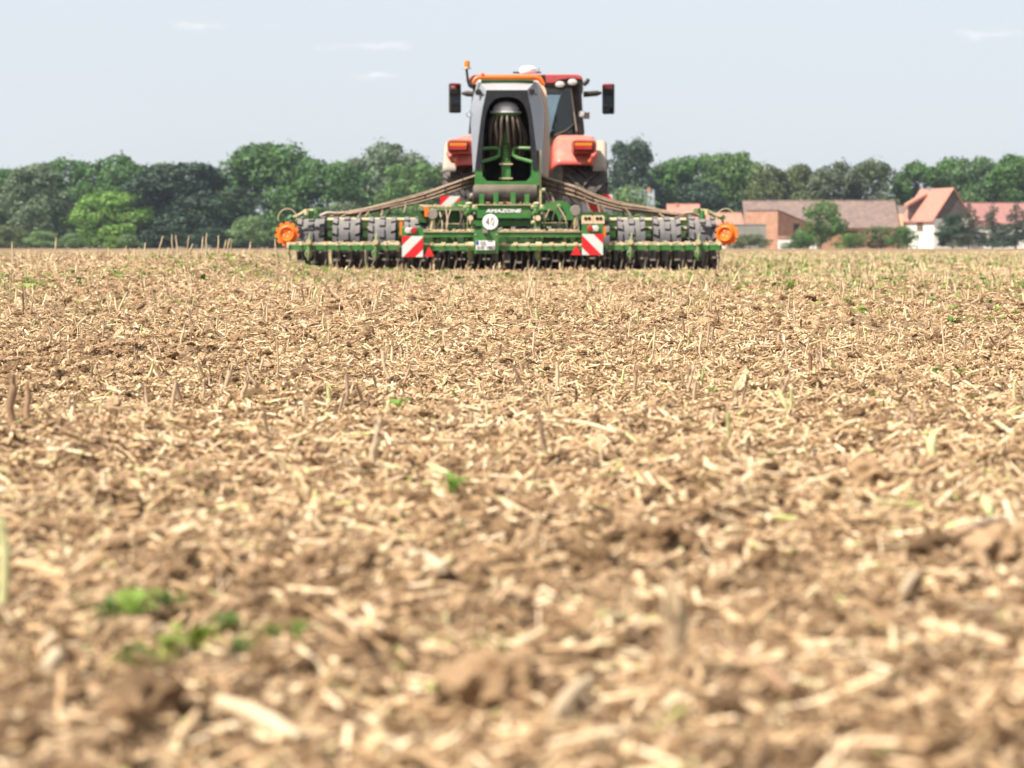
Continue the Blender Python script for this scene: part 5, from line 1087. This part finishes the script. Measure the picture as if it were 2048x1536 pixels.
for a in ((345, 817, 84, 3, 8), (407, 788, 48), (439, 764, 39), (484, 794, 47, 8, 9), (275, 815, 31, 8, 9), (434, 815, 35, 5), (136, 835, 55, 2), (294, 743, 43, 16, 7), (183, 750, 30), (138, 719, 31), (141, 670, 19),
          (466, 583, 23, 4), (556, 743, 75, 0, 4), (520, 740, 28, 7), (513, 770, 30), (531, 763, 28), (622, 808, 28), (660, 822, 44, 0, 8), (627, 617, 27, 7, 6), (658, 692, 38),
          (1490, 781, 33, 0, 13), (1472, 843, 51), (1634, 814, 29), (1826, 887, 62), (1806, 884, 44, -10), (2027, 814, 51), (1399, 704, 47, 0, 5), (1441, 741, 26), (1731, 628, 16), (1822, 715, 22), (1950, 697, 22), (1963, 756, 29),
          (1290, 868, 43), (1268, 782, 58, 2), (981, 793, 27), (737, 801, 25), (1204, 960, 40, 2), (890, 690, 28), (1050, 720, 22), (1130, 655, 24), (1560, 690, 30), (1705, 705, 35), (1780, 660, 22), (1240, 690, 26)):
    stand(*(a + (0, None)[len(a) - 3:] if len(a) < 5 else a), *MIDL)
stand(450, 764, 57, 13, 10, 'pale straight stalk leaning right, left of the field centre'); stand(1623, 748, 49, 0, 6, 'thin upright stalk with a dark split, right of centre')
stand(1902, 785, 58, -1, 5, 'dark thin upright stalk near the right side'); stand(1890, 704, 77, -3, 4, 'tall thin pale stalk at the far right middle'); stand(2044, 821, 117, 1, 5, 'tallest thin pale stalk at the right picture edge')
stand(1581, 840, 44, 3, 7, 'yellow green short stalk beside the leaning pale one'); stand(1580, 854, 58, -24, 9, 'pale stalk leaning left beside the yellow green one'); stand(1424, 883, 44, 2, 16, 'thick pale stub in the blurred right middle')
stand(1866, 953, 62, 3, 18, 'thick yellowish stub in the blurred right part'); stand(743, 950, 100, 18, 16, 'tall pale blurred stalk leaning right, left of centre'); stand(22, 897, 92, 2, 16, 'thick brown stub at the left edge, left one of a pair'); stand(60, 887, 88, -8, 15, 'brown stub at the left edge, right one of a pair')
stand(6, 1290, 190, 3, 22, 'big blurred greenish stalk at the lower left edge'); stand(1366, 1432, 150, -14, 46, 'large pale blurred stub standing in the lower right foreground')
# tall dry stalks on the skyline at left
for (px, top, lean, th) in ((322, 468, 8, 5), (343, 466, -2, 4), (353, 469, -5, 4), (376, 466, 3, 5), (386, 481, 12, 5), (402, 474, 0, 4), (414, 463, 2, 6), (440, 471, 7, 6), (448, 474, 3, 5), (458, 476, 5, 4), (463, 478, 2, 4), (110, 473, 0, 4), (551, 475, -3, 4), (26, 486, 2, 4), (290, 482, 2, 4), (500, 480, 3, 4)):
    d = rnd.uniform(23.2, 26.0); x_ = P(px, HORIZON, d).x; base = HORIZON + (CAM_H - gz(x_, d)) * FPX / d
    stand(px - lean, base, max(12, base - top - rnd.uniform(0, 7)), lean, th, 'tall pale dry stalk on the skyline left of the orange disc', 'tall stalks on the left skyline', d, .0075)
def lying(x0, y0, x1, y1, wp, label, mat='straw', grp=None):
    a, c = G(x0, y0), G(x1, y1); a.z = gz(a.x, a.y); c.z = gz(c.x, c.y)
    L = min((c - a).length, .16); mid = (a + c) / 2; sc = FPX / mid.y; r = min(.012, wp / sc / 2); d_ = (c - a).normalized() * L / 2
    m = MB(); pts = [mid - d_, mid - d_ * .3 + Vector((0, 0, .004)), mid + d_ * .35 + Vector((0, 0, .003)), mid + d_]; zt = max(gz(q_.x, q_.y) - q_.z for q_ in pts)
    m.tube([q_ + Vector((0, 0, r * .8 + max(0, zt))) for q_ in pts], [r * .85, r, r * 1.05, r * .8], 9)
    me = m.mesh('straw_piece', 'stalk', 50, mid); me.materials[0] = stalk_mat(label); ob = bpy.data.objects.new('straw_piece', me); COL.objects.link(ob); ob.location = mid; return tag(ob, label, 'straw piece', grp)
lying(820, 1165, 890, 1215, 26, 'pale splinter lying in the blurred middle foreground'); lying(440, 1435, 600, 1490, 42, 'large pale stalk piece lying in the lower left foreground')
lying(1090, 1525, 1195, 1405, 34, 'long pale stalk piece at the bottom centre'); lying(1795, 1300, 1850, 1225, 22, 'pale slanting stalk piece in the lower right'); lying(1425, 1405, 1590, 1490, 36, 'brownish stalk piece lying at the bottom right')
lying(1955, 1205, 1980, 1290, 22, 'pale short stalk piece beside the dark lump at right'); lying(90, 1385, 150, 1320, 40, 'pale torn husk at the lower left edge'); lying(1120, 868, 1235, 882, 9, 'long pale straw lying flat right of centre')
lying(850, 958, 905, 978, 13, 'yellowish straw piece lying left of centre'); lying(505, 965, 560, 985, 14, 'dark brown stalk piece lying at the left middle'); lying(1890, 1155, 2030, 1110, 24, 'tan stalk piece at the right foreground edge'); lying(1960, 1050, 1985, 1105, 18, 'pale stalk piece with a green leaf at the right')
def single_clod(px, py, wpx, label, k):
    g_ = G(px, py); s = min(.055, wpx / (FPX / g_.y) / 2); ob = link('soil_clod', clod_meshes[k % len(clod_meshes)], None, (g_.x, g_.y, gz(g_.x, g_.y) + s * .55), (0, 0, k * 1.3), (s, s, s)); tag(ob, label, 'soil clod', None)
single_clod(1890, 1185, 115, 'large dark soil lump in the right foreground', 0); single_clod(1330, 1150, 130, 'wide soil lump with a dark shadow in the middle foreground', 1); single_clod(2010, 1215, 110, 'soil lump at the right picture edge beside the dark one', 2)
single_clod(1450, 1490, 70, 'soil lump at the bottom right with a deep shadow', 3); single_clod(560, 1330, 110, 'soil lump behind the green weeds in the lower left', 4); single_clod(1740, 1010, 70, 'dark soil lump in the blurred right middle', 5); single_clod(930, 940, 45, 'soil lump in the field left of centre', 6); single_clod(300, 1480, 160, 'soil lump at the bottom left', 7); single_clod(1000, 1440, 160, 'soil lump at the bottom centre', 2)
def weed(px, py, wpx, label, var, grp=None, lim=.09):
    g_ = G(px, py); s = min(lim, wpx / (FPX / g_.y) / 2) / .045; ob = link('weed', weed_meshes[var % len(weed_meshes)], None, (g_.x, g_.y, gz(g_.x, g_.y)), (0, 0, px * .7), (s, s, s * (1.3 if py < 1000 else 1.25))); ob.location.z += .004 + .013 * (py > 1000); tag(ob, label, 'weed', grp); NAMED.append((ob, px, py, wpx, 0)) if grp else None
weed(265, 1290, 130, 'bright green blurred weed in the lower left foreground', 8); weed(390, 1350, 120, 'yellow green blurred weed right of the brightest one', 9); weed(600, 1372, 120, 'dark green leaf pair in the lower left foreground', 2)
for i_, (px, py, wp) in enumerate(((215, 1300, 170), (260, 1350, 150), (335, 1275, 150), (345, 1345, 160), (450, 1310, 150), (300, 1395, 150), (480, 1370, 150), (545, 1350, 130))): weed(px, py, wp, 'dull green leafy weed of the blurred patch at lower left', (10, 11, 12, 10, 11, 12, 11, 10)[i_], 'weed patch in the lower left foreground')
weed(905, 1050, 80, 'blurred weed tuft in the middle foreground', 7); weed(800, 1090, 22, 'single bright leaf in the middle foreground', 0); weed(1965, 1065, 26, 'fresh green leaf on a pale straw at right', 1); weed(785, 818, 80, 'low blue green weed left of the field centre', 8); weed(1000, 1395, 90, 'pale green blurred weed at the bottom centre', 5)
for (px, py, wp) in ((405, 780, 24), (219, 785, 40), (113, 812, 36), (193, 796, 14), (427, 790, 40), (499, 795, 46), (150, 576, 50), (270, 566, 60), (9, 600, 34), (1426, 788, 26), (1921, 744, 26), (1872, 748, 28), (1800, 786, 30), (1537, 938, 26), (1990, 950, 34), (1751, 806, 22), (1519, 886, 22), (2043, 850, 20), (1702, 640, 20), (1499, 540, 44), (797, 542, 34), (828, 545, 40), (905, 776, 14), (1400, 855, 20), (330, 600, 30), (60, 548, 40), (420, 545, 40), (1860, 540, 30)):
    weed(px, py, wp, 'small green weed sprouting from the straw', (7 if wp < 30 else 10) + (px % 3), 'small weeds in the straw', .2)

# say which one: by size, lean and place, then counted from the left where that is all that differs
fam = {}
wp_ = lambda ob: ob.name.startswith('weed')
for (ob, px, py, hp, lean) in NAMED:
    side_ = ('at the left edge', 'on the left', 'left of centre', 'right of centre', 'on the right', 'at the right edge')[min(5, int(px / 341.4))]
    if ob['group'].startswith('tall'): key = ('tall dry stalk', 'on the skyline left of the orange disc')
    elif 'patch' in ob['group']: key = ('dull green leafy weed', 'in the blurred patch at lower left')
    else:
        dep = 'near the drill' if py < 600 else 'in the far half' if py < 700 else 'in sharp focus' if py < 830 else 'nearer the camera'
        key = (('small green weed' if wp_(ob) else ('short' if hp < 27 else 'long' if hp > 48 else 'middling') + (' leaning' if abs(lean) > 4 else ' upright') + ' stubble stalk'), side_ + ' ' + dep)
    fam.setdefault(key, []).append((px, ob))
for (what, where), L_ in fam.items():
    L_.sort(key=lambda q_: q_[0])
    for i, (px, ob) in enumerate(L_):
        ob['label'] = what + ' ' + where if len(L_) == 1 else '%s %s from the left, %s' % (ORD[i], what, where)
# ------------------------------------------------------------------ summer haze
hz = MB().box((-700, -40, -1.3), (700, 960, 30)).mesh('haze', None, 0); m = bpy.data.materials.new('haze_air'); m.use_nodes = True; MATS['haze'] = m
m.node_tree.nodes.clear(); o = m.node_tree.nodes.new('ShaderNodeOutputMaterial'); pv = m.node_tree.nodes.new('ShaderNodeVolumePrincipled')
pv.inputs['Color'].default_value = (.74, .85, 1.0, 1); pv.inputs['Density'].default_value = .00014; pv.inputs['Anisotropy'].default_value = .2
m.node_tree.links.new(pv.outputs[0], o.inputs['Volume']); hz.materials.append(m); ho = bpy.data.objects.new('haze', hz); COL.objects.link(ho); tag(ho, 'thin pale summer haze over the whole field', None, None, 'stuff')
